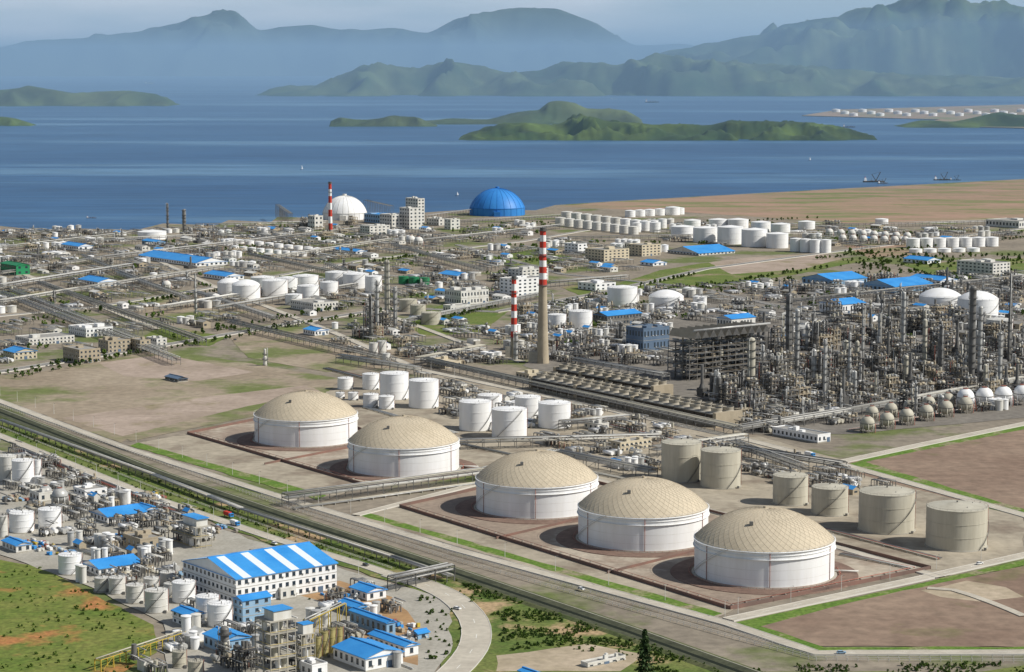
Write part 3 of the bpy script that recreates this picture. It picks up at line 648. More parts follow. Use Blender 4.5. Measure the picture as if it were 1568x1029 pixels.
building(682,565,30,24,6,cream,'flat',1,'pump_house',cream); building(950,693,18,50,7,cream,'flat',2,'control_building'); building(1252,679,60,22,6,white,'flat',1,'substation_building')
building(810,582,20,30,5,cream,'flat',1,'pump_house'); building(915,660,20,18,5,white2,'flat',1,'pump_house')
building(985,540,25,42,24,slate,'flat',2,'compressor_building',roofg); building(930,500,22,55,12,steel,'gable',2,'compressor_building'); building(1120,505,20,40,12,white2,'gable',1)
building(706,468,26,42,17,white2,'flat',2,'warehouse'); building(690,482,12,30,10,white2,'flat',1,'warehouse')
building(785,455,20,46,22,white,'flat',5,'office_building'); building(800,432,22,40,16,white2,'flat',4,'office_building')
building(885,388,20,14,14,white,'flat',3,'office_building'); building(925,401,28,40,17,cream,'flat',4,'office_building'); building(983,393,20,30,17,cream,'flat',4,'office_building'); building(912,446,26,32,9,white,'flat',2,'office_building')
building(700,430,30,25,7,white,'gable',1,'warehouse'); building(482,515,20,20,6,white,'gable',1,'workshop'); building(300,409,112,44,6,white,'gable',1,'warehouse'); building(120,385,36,20,8,white,'gable',1,'warehouse')
building(238,378,26,14,8,bluepale,'gable',1); building(25,422,34,18,14,green,'gable',2,'green_warehouse',green); building(150,440,40,30,7,white,'gable',1,'warehouse'); building(480,478,40,36,10,white2,'flat',2,'warehouse')
building(345,430,40,26,6,white,'gable',1,'warehouse'); building(545,390,40,16,5,white,'gable',1,'warehouse')
building(1000,408,18,22,5,white,'gable',1,'warehouse')
building(1275,440,40,60,9,bluepale,'gable',1,'warehouse'); building(1370,450,44,70,9,bluepale,'gable',1,'warehouse'); building(1440,440,40,30,9,white,'gable',1,'warehouse'); building(1520,424,44,32,18,white2,'flat',4,'warehouse')
building(1290,482,30,40,12,white,'gable',1,'warehouse'); building(1560,350,40,40,12,white2,'flat',1,'warehouse'); building(1070,392,44,60,4,white2,'gable',1,'warehouse'); building(1420,405,30,24,6,white,'gable',1,'warehouse')
for a in [(627,352,16,18,38,6),(600,352,20,16,26,4),(640,345,20,10,48,8),(566,360,16,30,15,3),(690,352,10,14,18,3),(672,346,20,14,12,2)]: building(a[0],a[1],a[2],a[3],a[4],white2,'flat',a[5],'power_station_building')
building(585,343,30,30,16,bluepale,'flat',2,'power_station_building',blue); building(482,352,12,12,24,white2,'flat',3,'power_station_building')
rack((425,333),(445,348),8,25,1,name='coal_conveyor'); rack((560,330),(600,340),8,30,1,name='coal_conveyor'); rack((650,340),(720,330),8,12,1,name='coal_conveyor')
unit(470,352,30,20,20,91,'power_station_plant'); unit(540,345,16,16,22,92,'power_station_plant')
# ================================================================ COOLING TOWERS
def cooling(x1,y1,x2,y2,w=26,h=11):
    a=P(x1,y1); c=P(x2,y2); L=(c-a).length; b=MB(); n=int(L/13)
    b.box(0,0,0,L,w,2,conc); b.box(.5,.5,2,L-.5,w-.5,h-1,brown); b.box(0,-.3,h-1,L,w+.3,h,roofg)
    for i in range(n+1):
        x=i*L/n; b.box(x-.25,-.25,0,x+.25,.5,h-1,brown)
    for z in (4,6,8): b.box(.2,-.1,z,L-.2,.5,z+.2,dark)
    for i in (0,int(n*.3),int(n*.62),n):
        x=i*L/n; b.box(x-2,-1,0,x+2,w+1,h+1,tan)
    for i in range(n):
        for j in (0,1):
            x=(i+.5)*L/n; y=w*(.27+.46*j); b.cyl(x,y,h,h+1.4,5.2,4.4,fanw,20,False); b.cyl(x,y,h+1.4,h+4.0,4.4,4.9,fanw,20,False); b.cyl(x,y,h+4.0,h+4.01,4.9,4.5,fanw,20,False); b.cyl(x,y,h+2.4,h+2.6,4.35,4.35,dark,20); b.cyl(x,y,h+2.6,h+3.4,.8,.8,steel,8)
            for q in range(4): an=q*math.pi/4; b.beam((x-4*math.cos(an),y-4*math.sin(an),h+2.9),(x+4*math.cos(an),y+4*math.sin(an),h+2.9),.3,steel)
    for k in range(int(L/10)): occupy(a.lerp(c,k*10/L)+V*w/2,w/2+2)
    b.obj('cooling_tower_row',(a.x,a.y,0),math.atan2(c.y-a.y,c.x-a.x))
cooling(813,596,1095,655); cooling(850,580,1000,610,20,10)
def condenser(x,y,wl,wr,h):
    p,t=PT(x,y); s=t/F; Lu=wl*s/.616; Lv=wr*s/.788; b=MB(); r=random.Random(5)
    nx=max(2,int(Lu/9));ny=int(Lv/9)
    add_frame(b,r,-Lu,0,nx,ny,Lv/ny,h,steel)
    n=ny
    for j in range(n):
        y0=j*Lv/n; y1=(j+1)*Lv/n; ym=(y0+y1)/2; x0=-Lu; x1=0
        b.poly([(x0,y0+.4,h),(x1,y0+.4,h),(x1,ym,h+7),(x0,ym,h+7)],tan); b.poly([(x0,ym,h+7),(x1,ym,h+7),(x1,y1-.4,h),(x0,y1-.4,h)],steel)
        b.poly([(x1,y0+.4,h),(x1,y1-.4,h),(x1,ym,h+7)],dark)
    b.beam((-.5,0,h+7.5),(-.5,Lv,h+7.5),1.1,silver,8)
    for k in range(ny): occupy(p+V*(k+.5)*Lv/ny-U*Lu/2,Lu/2)
    b.obj('air_cooled_condenser',(p.x,p.y,0),UA)
condenser(1062,585,36,128,40)
def tower(x,yb,yt,w,mm,seed=3):
    p,t=PT(x,yb); s=t/F; b=MB(); add_column(b,random.Random(seed),0,0,w*s/2,(yb-yt)*s,mm); occupy(p,5); b.obj('distillation_column',(p.x,p.y,0),UA)
for i,a in enumerate([(1207,560,452,10,steel),(1220,570,475,7,silver),(1382,560,448,6,silver),(1487,585,440,10,steel),(1499,590,470,7,silver),(1545,560,420,6,steel),(1300,600,510,6,silver),(1262,610,520,5,silver),(1415,570,490,7,beige_t),(1440,590,500,7,steel),(1345,560,480,6,silver),(1150,600,520,12,beige_t),(593,500,400,8,beige_t),(578,510,430,5,silver),(605,505,440,5,silver),(257,352,312,3,steel),(282,356,322,5,steel),(300,480,420,4,silver),(1530,600,510,6,silver),(406,560,535,6,white2),(1320,570,470,4,silver),(568,520,455,6,steel),(790,552,510,6,silver)]): tower(*a,seed=i)
for i,a in enumerate([(1135,625,60,60,24),(1190,600,50,60,32),(1230,635,60,60,20),(1270,590,60,60,34),(1310,620,40,60,22),(1350,580,50,60,30),(1400,600,50,60,26),(1440,560,50,60,32),(1470,610,50,50,20),(1520,590,50,60,28),(1560,560,60,60,32),(1568,610,40,60,20),(1250,540,60,60,28),(1340,530,60,60,26),(1430,515,60,50,22),(1540,520,50,50,24),
 (1190,540,30,50,30),(590,510,34,34,30),(560,520,30,40,14),(640,510,40,30,10),(700,560,50,50,8),(820,555,34,26,22),(890,550,40,50,16),(960,560,40,40,12),(870,500,30,30,14),(900,540,30,30,18),(770,545,30,30,10),(1050,560,30,20,22),
 (610,550,50,50,8),(1180,665,50,40,9),(1090,700,60,40,8),(1150,725,50,30,8),(1210,740,60,30,7),(900,650,40,30,7),(870,690,50,30,7),(700,640,30,30,7),(690,600,30,40,7)]):
    unit(a[0],a[1],a[2],a[3],a[4],100+i,dens=1 if a[0]>1100 else .9,cell=15 if a[4]>15 else 14)
for i,a in enumerate([(60,720,50,30,9),(100,740,40,40,7),(150,830,40,30,7),(290,836,40,35,12),(60,790,30,20,7),(250,800,30,20,6),(110,715,40,20,6),(450,1000,50,40,18),(430,975,30,30,16),(240,1040,60,40,8),(370,1035,60,40,14),(30,700,30,30,12)]):
    unit(a[0],a[1],a[2],a[3],a[4],300+i,'chemical_plant_unit',.8,11)
def frame_tower(x,y,wl,wr,h,st):
    p,t=PT(x,y); s=t/F; Lu=wl*s/.616; Lv=wr*s/.788; b=MB(); r=random.Random(4)
    for k in range(st+1):
        z=k*h/st; b.box(-Lu,0,z,0,Lv,z+.4,conc)
        if k<st:
            for i in range(3):
                for j in range(4): b.box(-Lu*i/2-.3*(i<2)-(.0),Lv*j/3-.3*(j>0),z+.4,-Lu*i/2+.3*(i>0),Lv*j/3+.3*(j<3),z+h/st,conc)
            for _ in range(3): cx=-Lu*r.uniform(.25,.8); cy=Lv*r.uniform(.2,.8); b.cyl(cx,cy,z+.4,z+h/st*.8,1.4,1.4,r.choice([silver,white,beige_t]),10)
            b.box(.0,0,z+1.4,.08,Lv,z+1.55,yellow); b.box(-Lu,-.08,z+1.4,0,0,z+1.55,yellow)
    b.box(-Lu*.7,Lv*.2,h+.4,-Lu*.1,Lv*.9,h+5,white2); b.box(-Lu*.75,Lv*.15,h+5,-Lu*.05,Lv*.95,h+5.4,blue)
    occupy(p-U*Lu/2+V*Lv/2,min(Lu,Lv)*.6); b.obj('process_building',(p.x,p.y,0),UA)
frame_tower(415,1050,28,36,30,5); frame_tower(300,842,42,22,13,2); frame_tower(462,1030,16,20,18,3)
for a in [((437,775),(740,735)),((740,735),(850,705)),((850,705),(1000,735)),((640,690),(1010,680)),((650,560),(1130,668)),((1130,668),(1300,640)),((1135,700),(1290,725)),((1300,640),(1568,590)),((520,555),(640,575)),((880,560),(1020,585)),((740,540),(640,560)),((1000,700),(1140,680)),((860,660),(960,650)),((1120,690),(1230,730))]: rack(*a,w=9,h=8)
for a in [((0,455),(270,560)),((60,440),(310,530)),((0,470),(120,450)),((120,450),(340,415)),((0,425),(160,400)),((160,400),(420,370)),((420,370),(640,345)),((330,480),(560,440)),((620,500),(840,455)),((100,375),(330,365)),((640,375),(860,350)),((600,380),(740,420)),((380,395),(540,430)),((840,440),(960,430)),((1200,470),(1568,430)),((1280,350),(1568,342)),((870,370),(1260,362)),((300,350),(500,345)),((700,345),(860,335)),((230,440),(130,400)),((350,500),(600,560)),((20,452),(250,545)),((180,425),(290,465)),((0,445),(200,412)),((300,455),(420,495)),((240,480),(420,450)),((0,385),(200,362)),((420,400),(600,372)),((500,410),(620,460))]: rack(*a,w=9,h=8,np_=4,sp=14)
rack((0,650),(235,735),5,4,1,name='pipe_bridge'); rack((235,735),(320,768),5,4,1,name='pipe_bridge'); rack((370,788),(600,862),5,4,1,name='pipe_bridge'); rack((600,905),(690,885),7,8,2,dark,name='pipe_bridge')
rack((600,862),(690,892),5,4,1,name='pipe_bridge'); rack((320,768),(370,788),5,4,1,name='pipe_bridge')
rack((470,985),(525,958),4,12,1,yellow,'conveyor_gallery',2,8); rack((150,1029),(280,985),4,6,1,yellow,'conveyor_gallery',2,8)
for a in [((450,780),(740,740)),((1300,660),(1568,612)),((1290,850),(1400,872)),((560,625),(700,665)),((1180,790),(1440,858)),((700,680),(1000,745))]: pipes(*a)
for a in [((500,565),(640,600)),((880,640),(1100,690)),((30,690),(300,795)),((110,840),(250,880))]: pipes(*a,n=5)
# stacks of drums, pallets, tarpaulins in the works yards
def stack(x,y,n,seed,w=22,name='material_stockpile'):
    p=P(x,y); b=MB(); r=random.Random(seed)
    for i in range(n):
        cx=r.uniform(-w/2,w/2); cy=r.uniform(-w/3,w/3); k=r.random(); mm=r.choice([blue,white,white2,rust,conc,yellow,bluepale,tan,blue])
        if k<.5:
            for j in range(r.randint(2,5)): b.box(cx+j*1.5,cy,.6,cx+j*1.5+1.2,cy+1.8,.6+r.uniform(.8,2.2),mm)
        elif k<.8:
            for j in range(r.randint(3,8)): b.cyl(cx+(j%4)*.9,cy+(j//4)*.9,.6,1.6,.38,.38,mm,8)
        else: b.beam((cx,cy,1.4),(cx+4,cy+r.uniform(-1,1),1.4),.8,mm,8)
    b.obj(name,(p.x,p.y,0),UA)
for i,a in enumerate([(60,838,22),(95,850,18),(35,832,14),(225,760,16),(270,800,14),(180,825,14),(320,900,8),(290,880,10),(560,985,12),(610,960,10),(200,870,12),(330,812,12),(400,850,10),(520,915,10),(20,765,12)]): stack(a[0],a[1],a[2],i)
# ================================================================ FILL of repeated plant blocks
def fill(px,seed,cell,H,wts,prob=.8):
    poly=[P(x,y) for x,y in px]; r=random.Random(seed)
    cu=[p.dot(U) for p in poly]; cv=[p.dot(V) for p in poly]; u=min(cu)
    while u<max(cu):
        v=min(cv)
        while v<max(cv):
            q=U*(u+cell/2)+V*(v+cell/2)
            if inpoly(q,poly) and free(q,cell*.42) and r.random()<prob:
                k=r.choices(range(6),wts)[0]; b=MB(); nm='plant'
                if k==0: add_cell(b,r,0,0,cell*.9,H*r.uniform(.4,1.2)); nm='chemical_plant_unit'
                elif k==1:
                    rr=cell*r.uniform(.14,.21); h0=r.uniform(6,11)
                    for i in range(r.choice([1,2,2])):
                        for j in range(r.choice([1,2])):
                            h=h0; mm=r.choice([white,white,white2,silver]); cx=cell*(.25+.48*i);cy=cell*(.25+.48*j); b.cyl(cx,cy,0,h,rr,rr,mm,16,False); b.cyl(cx,cy,h,h+rr*.2,rr,.3,mm,16)
                            b.cyl(cx,cy,h-.4,h,rr+.3,rr+.3,mm,16)
                    b.beam((0,cell/2,1),(cell,cell/2,1),.4,silver,6); nm='storage_tank_group'
                elif k==2:
                    w_=cell*r.uniform(.5,.85); h=r.uniform(4,7); mm=r.choice([blue,blue,roofg,white2,roofg]); wl=r.choice([white2,white,tan]); b.box(0,0,0,w_,w_*.6,h,wl)
                    b.poly([(-.5,-.5,h),(w_+.5,-.5,h),(w_+.5,w_*.3,h+2),(-.5,w_*.3,h+2)],mm); b.poly([(-.5,w_*.3,h+2),(w_+.5,w_*.3,h+2),(w_+.5,w_*.6+.5,h),(-.5,w_*.6+.5,h)],mm)
                    b.poly([(w_+.01,0,h),(w_+.01,w_*.6,h),(w_+.01,w_*.3,h+1.8)],wl)
                    for i in range(int(w_/6)): b.box(i*6+1.5,-.06,h*.4,i*6+4.5,0,h*.7,glass)
                    for i in range(int(w_*.6/6)): b.box(w_,i*6+1.5,h*.4,w_+.06,i*6+4.5,h*.7,glass)
                    nm='workshop'
                elif k==3:
                    for i in range(4): add_drum(b,cell*.45,cell*(.15+.2*i),2.6,1.5,cell*.7,r.choice([white,silver]))
                    add_column(b,r,cell*.9,cell*.5,1.0,H*r.uniform(.5,1),silver); nm='bullet_tank_group'
                elif k==4:
                    for i in range(6): tree_geo(b,r,r.uniform(0,cell),r.uniform(0,cell),r.uniform(4,7),0,10)
                    nm='tree_cluster'
                else:
                    for e in range(2):
                        yb=cell*(.2+.45*e); hh=r.uniform(4,7)
                        for i in range(4):
                            for dy in (0,cell*.22): b.box(i*cell/3-.2,yb+dy-.2,0,i*cell/3+.2,yb+dy+.2,hh,steel)
                            b.box(i*cell/3-.18,yb+.2,hh-.4,i*cell/3+.18,yb+cell*.22-.2,hh,steel)
                        for i in range(5): yy=yb+cell*.22*i/4; b.beam((0,yy,hh+.35),(cell,yy,hh+.35),r.uniform(.2,.4),r.choice([silver,white2,steel,beige_t]),6)
                    nm='pipe_rack'
                o=U*u+V*v; b.obj(nm,(o.x,o.y,0),UA)
            v+=cell
        u+=cell
fill([(-60,352),(210,356),(420,345),(660,352),(720,372),(560,400),(330,440),(0,488),(-60,490)],11,30,13,[4,.7,1.0,1,.4,4],.72)
fill([(700,350),(850,340),(870,372),(1010,372),(1020,410),(880,425),(740,400)],12,30,10,[2,1,1.6,1,1.4,3],.5)
fill([(1010,340),(1568,352),(1568,372),(1300,385),(1010,372)],13,30,10,[2,1,1,1,1,3],.5)
fill([(340,445),(560,405),(760,380),(840,425),(760,470),(600,468),(430,492),(330,470)],14,28,11,[3,1,1.3,1,.8,3],.6)
fill([(0,492),(330,445),(480,500),(230,528),(0,560)],15,26,8,[2,.4,.8,1,1.2,4],.42)
fill([(1200,440),(1568,420),(1568,520),(1200,520)],16,22,20,[6,1,1.3,1.5,.3,2],.8)
fill([(1010,445),(1200,430),(1200,500),(1010,490)],17,24,14,[4,1.2,1.3,1.5,.4,2],.7)
fill([(800,470),(1020,440),(1020,560),(820,560)],18,18,15,[5,1,1,2,.3,2],.75)
fill([(480,515),(600,480),(800,500),(780,560),(560,545)],19,20,9,[4,.6,.8,1.5,.5,3],.5)
fill([(1130,560),(1568,520),(1568,625),(1300,650),(1140,660)],20,15,24,[9,.2,.1,1,0,2],1.0)
fill([(640,575),(820,605),(1000,650),(1130,690),(1000,730),(880,700),(700,640)],21,14,6,[3,.6,.8,2,0,3],.42)
fill([(1120,690),(1280,715),(1440,770),(1420,800),(1150,730)],22,14,5,[2,0,1,3,0,3],.35)
fill([(0,690),(120,705),(330,805),(255,850),(110,840),(0,790)],23,12,6,[4,1.2,1.6,2,0,4],.6)
fill([(120,850),(260,850),(300,960),(200,925),(120,890)],24,10,6,[3,1,1,2,0,3],.5)
fill([(260,965),(400,960),(560,900),(640,960),(620,1035),(240,1035)],25,12,8,[4,1,1.2,2,0,3],.5)
# ================================================================ VEGETATION
TR=[[(230,527),(300,513),(560,466)],[(20,580),(200,545),(420,508)],[(900,458),(1060,422)],[(560,404),(700,385)],[(1060,445),(1200,420),(1290,408)],[(1250,398),(1568,365)],[(620,505),(760,470)],[(830,470),(930,455)],[(340,385),(600,360)],[(0,500),(150,477),(330,447)],[(0,575),(60,565),(230,528)],[(380,510),(600,478)],[(1290,400),(1568,392)],[(1100,440),(1330,420)],[(1000,345),(1250,335)]]
for i,t in enumerate(TR): tree_row('tree_row',t,9,5.5,3,12,i)
thicket('tree_thicket',[(1280,385),(1568,395),(1568,425),(1470,430),(1300,412)],200,6,12,3,.01)
thicket('tree_thicket',[(1050,440),(1240,415),(1260,432),(1060,460)],70,5,12,4,.01)
thicket('shrub_belt',[(0,640),(240,732),(440,800),(700,888),(960,978),(1100,1026),(900,1015),(640,890),(420,822),(230,757),(0,662)],1300,2.0,12,5,.05,thr=-.2)
thicket('shrub_thicket',[(700,890),(960,972),(1150,1035),(1000,1040),(1000,1005),(900,985),(760,1000),(770,950)],900,1.9,14,6,.05,thr=-.02)
thicket('shrub_thicket',[(-20,860),(60,870),(130,905),(235,958),(200,1035),(-20,1035)],260,1.8,14,7,.03,mat=leaf2)
thicket('shrub_thicket',[(1150,1020),(1568,1016),(1568,1036),(1160,1036)],260,1.8,12,8,.05)
thicket('shrub_thicket',[(240,935),(700,905),(740,950),(690,1040),(640,1040),(660,960),(600,900)],120,2.4,16,9,.05)
def pine(x,y,h):
    p=P(x,y); b=MB(); r=random.Random(8); b.cyl(0,0,0,h*.95,.4,.06,bark,8,False)
    z=h*.12
    while z<h:
        L=(1-z/h)**.7*h*.2+.4; n=9
        for i in range(n):
            a=r.uniform(0,6.28); LL=L*r.uniform(.6,1.1); q=Vector((math.cos(a)*LL,math.sin(a)*LL,z-LL*.12)); b.beam((0,0,z),q,.06,bark,4,False)
            for k in range(9):
                c=Vector((0,0,z)).lerp(q,.15+.85*k/8)+Vector((r.uniform(-.3,.3),r.uniform(-.3,.3),r.uniform(-.3,.2))); s=r.uniform(.35,.7)
                n1=Vector((r.uniform(-1,1),r.uniform(-1,1),r.uniform(0,1))).normalized(); e=n1.orthogonal().normalized()*s; f=n1.cross(e)*.6; b.poly([c-e-f,c+e-f,c+e+f,c-e+f],leafd)
        z+=h*.035
    b.obj('pine_tree',(p.x,p.y,0))
pine(987,1040,24)
# ================================================================ MOUNTAINS / ISLANDS
def rng_terrain(name,ridge,yb,depth,m,nx=220,ny=36,amp=.35,fr=1.0,seed=0,front=.5,rough=2.0):
    base,t=PT(0,yb,-3); D0=base.y; D=D0+depth*front; b=MB(); x0=ridge[0][0]; x1=ridge[-1][0]
    def ry(x):
        for i in range(len(ridge)-1):
            if ridge[i][0]<=x<=ridge[i+1][0]:
                p0=ridge[max(i-1,0)][1];p1=ridge[i][1];p2=ridge[i+1][1];p3=ridge[min(i+2,len(ridge)-1)][1]
                k=(x-ridge[i][0])/(ridge[i+1][0]-ridge[i][0]); cm=.5*(2*p1+(p2-p0)*k+(2*p0-5*p1+4*p2-p3)*k*k+(3*p1-p0-3*p2+p3)*k**3)
                lin=p1+(p2-p1)*k
                return .5*cm+.5*lin+rough*noise.fractal(Vector((x*.03,seed*7.3,0)),1.0,2.0,4)
        return ridge[-1][1]
    for i in range(nx+1):
        x=x0+(x1-x0)*i/nx; a=(x-784)/F; bb=(514.5-ry(x))/F
        dz=-SP+bb*CP; dy=CP+bb*SP; Hh=max(0,CH+D*dz/dy)+3
        if i in (0,nx): Hh=min(Hh,3)
        for j in range(ny+1):
            v=-1+2*j/ny
            Y=D+(v*depth*front if v<0 else v*depth*(1-front))
            X=a/dy*D
            pf=(1-abs(v)**1.2)
            q=Vector((X,Y,seed*1000))*(fr/depth*2.2)
            rn=1-2*abs(noise.noise(q))*1.6; rn2=noise.fractal(q*3.1,1.0,2.0,5)
            e=4*abs(v)*(1-abs(v))
            z=Hh*(pf+amp*(rn-.45)*e+amp*.5*rn2*e)
            if Hh<=3.5: z=-1
            b.v.append((X,Y,z-3-(.6*Hh*abs(v)**6)))
    W=ny+1
    for i in range(nx):
        for j in range(ny): k=i*W+j; b.face([k,k+W,k+W+1,k+1],m,True)
    b.obj(name)
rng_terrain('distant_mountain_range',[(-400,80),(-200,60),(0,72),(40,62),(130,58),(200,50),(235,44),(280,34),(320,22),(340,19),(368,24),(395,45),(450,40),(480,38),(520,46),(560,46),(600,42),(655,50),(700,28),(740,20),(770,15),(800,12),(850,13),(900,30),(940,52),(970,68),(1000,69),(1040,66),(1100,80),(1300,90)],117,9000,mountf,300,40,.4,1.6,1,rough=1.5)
rng_terrain('mountain_range',[(940,140),(1000,85),(1050,74),(1090,68),(1130,58),(1165,55),(1200,37),(1235,33),(1262,27),(1290,26),(1320,14),(1350,12),(1390,0),(1440,2),(1490,5),(1568,10),(1650,0),(1800,20),(2100,60)],139,9000,mount,300,70,.42,2.6,2,rough=2)
rng_terrain('headland_hills',[(400,146),(422,133),(480,131),(530,112),(570,99),(610,102),(640,106),(680,95),(740,101),(780,112),(830,106),(870,94),(905,99),(940,100),(1000,86),(1040,90),(1100,95),(1200,100),(1350,112),(1568,120),(1900,130)],148,3500,mount,320,50,.5,2.2,3)
rng_terrain('island',[(-300,150),(-100,128),(0,138),(50,133),(75,136),(115,143),(150,140),(200,139),(240,144),(266,156)],163,900,mount,140,24,.4,1.2,4,rough=1)
rng_terrain('island',[(-100,185),(0,178),(25,181),(52,190)],193,200,isl,50,16,.3,1,5,rough=1)
rng_terrain('island',[(505,186),(520,180),(545,183),(580,182),(600,177),(640,180),(670,192)],194,250,mount,90,18,.35,1,6,rough=1)
rng_terrain('island',[(640,186),(700,181),(745,183),(790,172),(825,168),(840,157),(855,154),(875,157),(900,166),(930,166),(960,170),(982,182)],191,700,mount,120,24,.4,1.2,7,rough=1)
rng_terrain('island',[(698,213),(720,203),(760,192),(800,188),(850,192),(890,177),(930,185),(960,187),(1000,190),(1050,190),(1090,191),(1120,185),(1180,186),(1240,187),(1280,193),(1330,205)],216,700,isl,240,40,.5,2.2,8,.55,rough=1.2)
b=MB(); q=[P(x,y,0) for x,y in [(1228,177),(1285,168),(1568,160),(2100,150),(2100,185),(1568,196),(1440,193),(1378,193),(1440,183)]]
b.poly([(p.x,p.y,1.0) for p in q],pink)
for i in range(len(q)): a=q[i];c=q[(i+1)%len(q)]; b.poly([(a.x,a.y,1.0),(c.x,c.y,1.0),(c.x,c.y,-4),(a.x,a.y,-4)],beach)
b.obj('reclaimed_terminal_ground')
rng_terrain('headland_hills',[(1375,193),(1410,184),(1460,186),(1500,178),(1530,172),(1568,176),(1700,165),(1900,180)],196,500,isl,100,18,.35,1,9,rough=1)
# ================================================================ SHIPS
def ship(x,y,L,m=dark,crane=False,rz=0):
    p=P(x,y,-3); b=MB(); w=L*.16; h=L*.07
    out=[(-.5,-.4),(-.5,.4),(.3,.5),(.5,0),(.3,-.5)]
    lo=[(a*L*.96,c*w*.8,0) for a,c in out]; hi=[(a*L,c*w,h) for a,c in out]
    for i in range(5): j=(i+1)%5; b.poly([lo[j],lo[i],hi[i],hi[j]],m)
    b.poly([(a,c,d) for a,c,d in hi][::-1],rust if not crane else steel)
    b.box(-L*.45,-w*.3,h,-L*.33,w*.3,h+L*.1,white); b.box(-L*.43,-w*.2,h+L*.1,-L*.36,w*.2,h+L*.14,white); b.cyl(-L*.4,0,h+L*.14,h+L*.2,L*.012,L*.012,red,8)
    for k in (-.1,.1,.25): b.beam((L*k,0,h),(L*k,0,h+L*.12),L*.006,steel); b.box(L*k-L*.05,-w*.25,h,L*k+L*.05,w*.25,h+L*.02,steel)
    if crane:
        b.beam((L*.1,0,h),(L*.3,0,h+L*.4),L*.02,dark); b.beam((L*.1,0,h),(-L*.1,0,h+L*.3),L*.018,dark); b.beam((-L*.1,0,h+L*.3),(L*.3,0,h+L*.4),L*.007,steel)
    b.obj('dredger_barge' if crane else 'cargo_ship',(p.x,p.y,-3.5),rz)
ship(998,157,110); ship(1338,279,56,dark,True,.1); ship(1352,281,30,dark,True,.4); ship(1443,276,46,dark,True,.1); ship(1463,276,30,dark,True); ship(228,128,120,white2); ship(940,152,50,white2); ship(1418,142,120,white2); ship(140,334,20,dark); ship(1300,195,60)
def sailboat(x,y,h=14):
    p=P(x,y,-3); b=MB(); b.poly([(-4,0,0),(-3,1.3,1.4),(4,0,1.6)],dark); b.poly([(-4,0,0),(4,0,1.6),(-3,-1.3,1.4)],dark); b.poly([(-3,-1.3,1.4),(4,0,1.6),(-3,1.3,1.4)],white2); b.beam((0,0,1),(0,0,h),.15,steel); b.poly([(0.2,0,2),(4,.6,2.5),(0.2,0,h)],white); b.obj('sailing_boat',(p.x,p.y,-3),.3)
sailboat(462,260); sailboat(700,300,10); sailboat(1240,246,12)
# ================================================================ VEHICLES / LAMPS
def vehicle(x,y,rz,kind='car',m=white):
    p=P(x,y); b=MB(); L,w,h=(4.6,1.8,1.45) if kind=='car' else (9,2.5,3.2)
    if kind=='car':
        b.box(-L/2,-w/2,.35,L/2,w/2,.9,m)
        a=[(-L*.42,.9),(-L*.32,h),(L*.12,h),(L*.28,.9)]
        for s in (-1,1): b.poly([(q[0],s*w*.46,q[1]) for q in (a if s<0 else a[::-1])],glass)
        for i in range(3): c=a[i];d=a[i+1]; b.poly([(c[0],-w*.46,c[1]),(d[0],-w*.46,d[1]),(d[0],w*.46,d[1]),(c[0],w*.46,c[1])],m if i==1 else glass)
    else:
        b.box(-L/2,-w/2,1.0,L*.22,w/2,h,m); b.box(L*.25,-w/2,.6,L/2,w/2,h*.85,blue); b.box(L*.5,-w*.42,h*.45,L*.5+.03,w*.42,h*.75,glass); b.box(-L/2,-w*.3,.6,L*.25,w*.3,1.0,dark)
    for xx in (-L*.32,L*.32):
        for yy in (-w/2-.02,w/2-.2): b.beam((xx,yy,.35),(xx,yy+.22,.35),.35 if kind=='car' else .5,dark,10)
    b.obj('parked_car' if kind=='car' else 'lorry',(p.x,p.y,RZ[0]),rz)
for a in [(1288,1003,.1,'car',bluepale),(700,935,-.7,'car',white),(350,793,UA,'lorry',red),(360,806,UA,'lorry',white),(560,868,UA,'car',dark),(345,520,-.9,'car',white),(360,522,-.9,'car',dark),(890,905,UA,'car',white),(210,790,UA,'lorry',white),(420,835,UA,'car',white),(1240,700,UA,'lorry',white),(1000,650,UA,'car',white),(1500,866,.6,'car',white)]: vehicle(*a)
def lamps(px,sp,h=9):
    line=smoothline([P(x,y) for x,y in px],sp,False)
    for p in line:
        b=MB(); b.cyl(0,0,0,h,.16,.09,white2,6); b.beam((0,0,h),(1.8,0,h+.3),.08,white2); b.box(1.4,-.18,h+.2,2.3,.18,h+.38,steel); b.obj('street_lamp',(p.x,p.y,0),UA)
lamps([(0,606),(440,756),(700,834),(1110,945)],40); lamps([(1130,940),(1568,843)],35); lamps([(660,568),(1130,662)],40); lamps([(0,676),(600,900)],35)
building(272,586,24,14,3.5,dark,'gable',1,'site_hut',slate)
# ================================================================ ATMOSPHERE (sea haze)
b=MB(); b.box(-90000,4700,-60,90000,110000,820,steel); o=b.obj('atmosphere_haze')
hm=bpy.data.materials.new('air_haze'); hm.use_nodes=True; nt=hm.node_tree; nt.nodes.clear()
out=nt.nodes.new('ShaderNodeOutputMaterial'); vs=nt.nodes.new('ShaderNodeVolumeScatter'); va=nt.nodes.new('ShaderNodeVolumeAbsorption'); ad=nt.nodes.new('ShaderNodeAddShader')
hc=(.44,.70,1,1); hd=4.2e-5
vs.inputs['Color'].default_value=hc; vs.inputs['Density'].default_value=hd; va.inputs['Color'].default_value=hc; va.inputs['Density'].default_value=hd
nt.links.new(vs.outputs[0],ad.inputs[0]); nt.links.new(va.outputs[0],ad.inputs[1]); nt.links.new(ad.outputs[0],out.inputs['Volume']); o.data.materials.clear(); o.data.materials.append(hm)
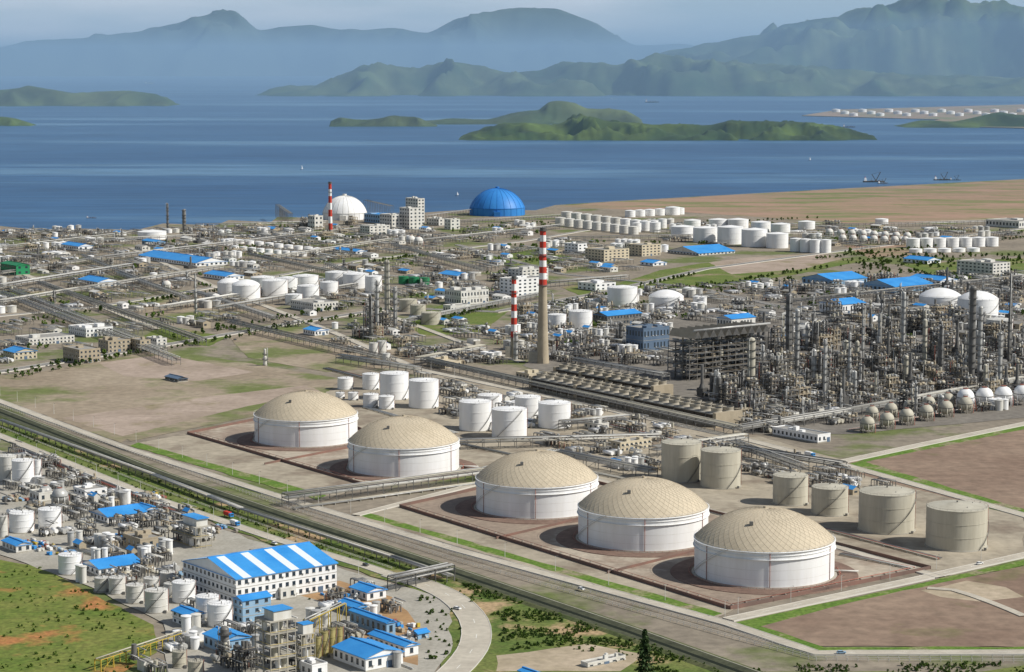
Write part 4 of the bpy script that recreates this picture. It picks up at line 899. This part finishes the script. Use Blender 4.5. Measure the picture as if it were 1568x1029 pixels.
# ================================================================ WORLD, SUN, CAMERA
w=bpy.data.worlds.new("World"); scene.world=w; w.use_nodes=True; nt=w.node_tree; bg=nt.nodes['Background']; NL=nt.links
sk=nt.nodes.new('ShaderNodeTexSky'); sk.sky_type='NISHITA'; sk.sun_disc=False
az=math.radians(103); el=math.radians(41); sk.sun_elevation=el; sk.sun_rotation=az; sk.altitude=100; sk.dust_density=.4; sk.ozone_density=2.0
tc=nt.nodes.new('ShaderNodeTexCoord'); sx=nt.nodes.new('ShaderNodeSeparateXYZ'); NL.new(tc.outputs['Generated'],sx.inputs[0])
hz=nt.nodes.new('ShaderNodeMapRange'); hz.inputs[1].default_value=0; hz.inputs[2].default_value=.12; hz.inputs[3].default_value=.8; hz.inputs[4].default_value=0; NL.new(sx.outputs['Z'],hz.inputs[0])
m0=nt.nodes.new('ShaderNodeMix'); m0.data_type='RGBA'; NL.new(hz.outputs[0],m0.inputs[0]); NL.new(sk.outputs[0],m0.inputs[6]); m0.inputs[7].default_value=(7.2,10.2,13.4,1)
mp=nt.nodes.new('ShaderNodeMapping'); mp.inputs['Scale'].default_value=(5,5,30); NL.new(tc.outputs['Generated'],mp.inputs[0])
n=nt.nodes.new('ShaderNodeTexNoise'); n.inputs['Scale'].default_value=1.3; n.inputs['Detail'].default_value=7; NL.new(mp.outputs[0],n.inputs['Vector'])
mr=nt.nodes.new('ShaderNodeMapRange'); mr.inputs[1].default_value=.46; mr.inputs[2].default_value=.70; mr.inputs[4].default_value=.6; NL.new(n.outputs['Fac'],mr.inputs[0])
mx=nt.nodes.new('ShaderNodeMix'); mx.data_type='RGBA'; NL.new(mr.outputs[0],mx.inputs[0]); NL.new(m0.outputs[2],mx.inputs[6]); mx.inputs[7].default_value=(12.5,13,14,1)
NL.new(mx.outputs[2],bg.inputs[0]); bg.inputs[1].default_value=.064
sd=bpy.data.lights.new('sun','SUN'); sd.energy=5.0; sd.angle=math.radians(.5); sd.color=(1,.96,.89); so=bpy.data.objects.new('sun',sd); COL.objects.link(so)
dirs=Vector((math.sin(az)*math.cos(el),math.cos(az)*math.cos(el),math.sin(el))); so.rotation_euler=dirs.to_track_quat('Z','Y').to_euler()
cd=bpy.data.cameras.new('camera'); cd.sensor_width=36; cd.lens=36*F/1568; cd.clip_start=5; cd.clip_end=300000
co=bpy.data.objects.new('camera',cd); co.location=(0,0,CH); co.rotation_euler=(math.pi/2-PITCH,0,0); COL.objects.link(co); scene.camera=co
scene.view_settings.view_transform='Standard'; scene.view_settings.look='None'; scene.view_settings.exposure=0
print('objs',len(bpy.data.objects),'faces',sum(len(m.polygons) for m in bpy.data.meshes))
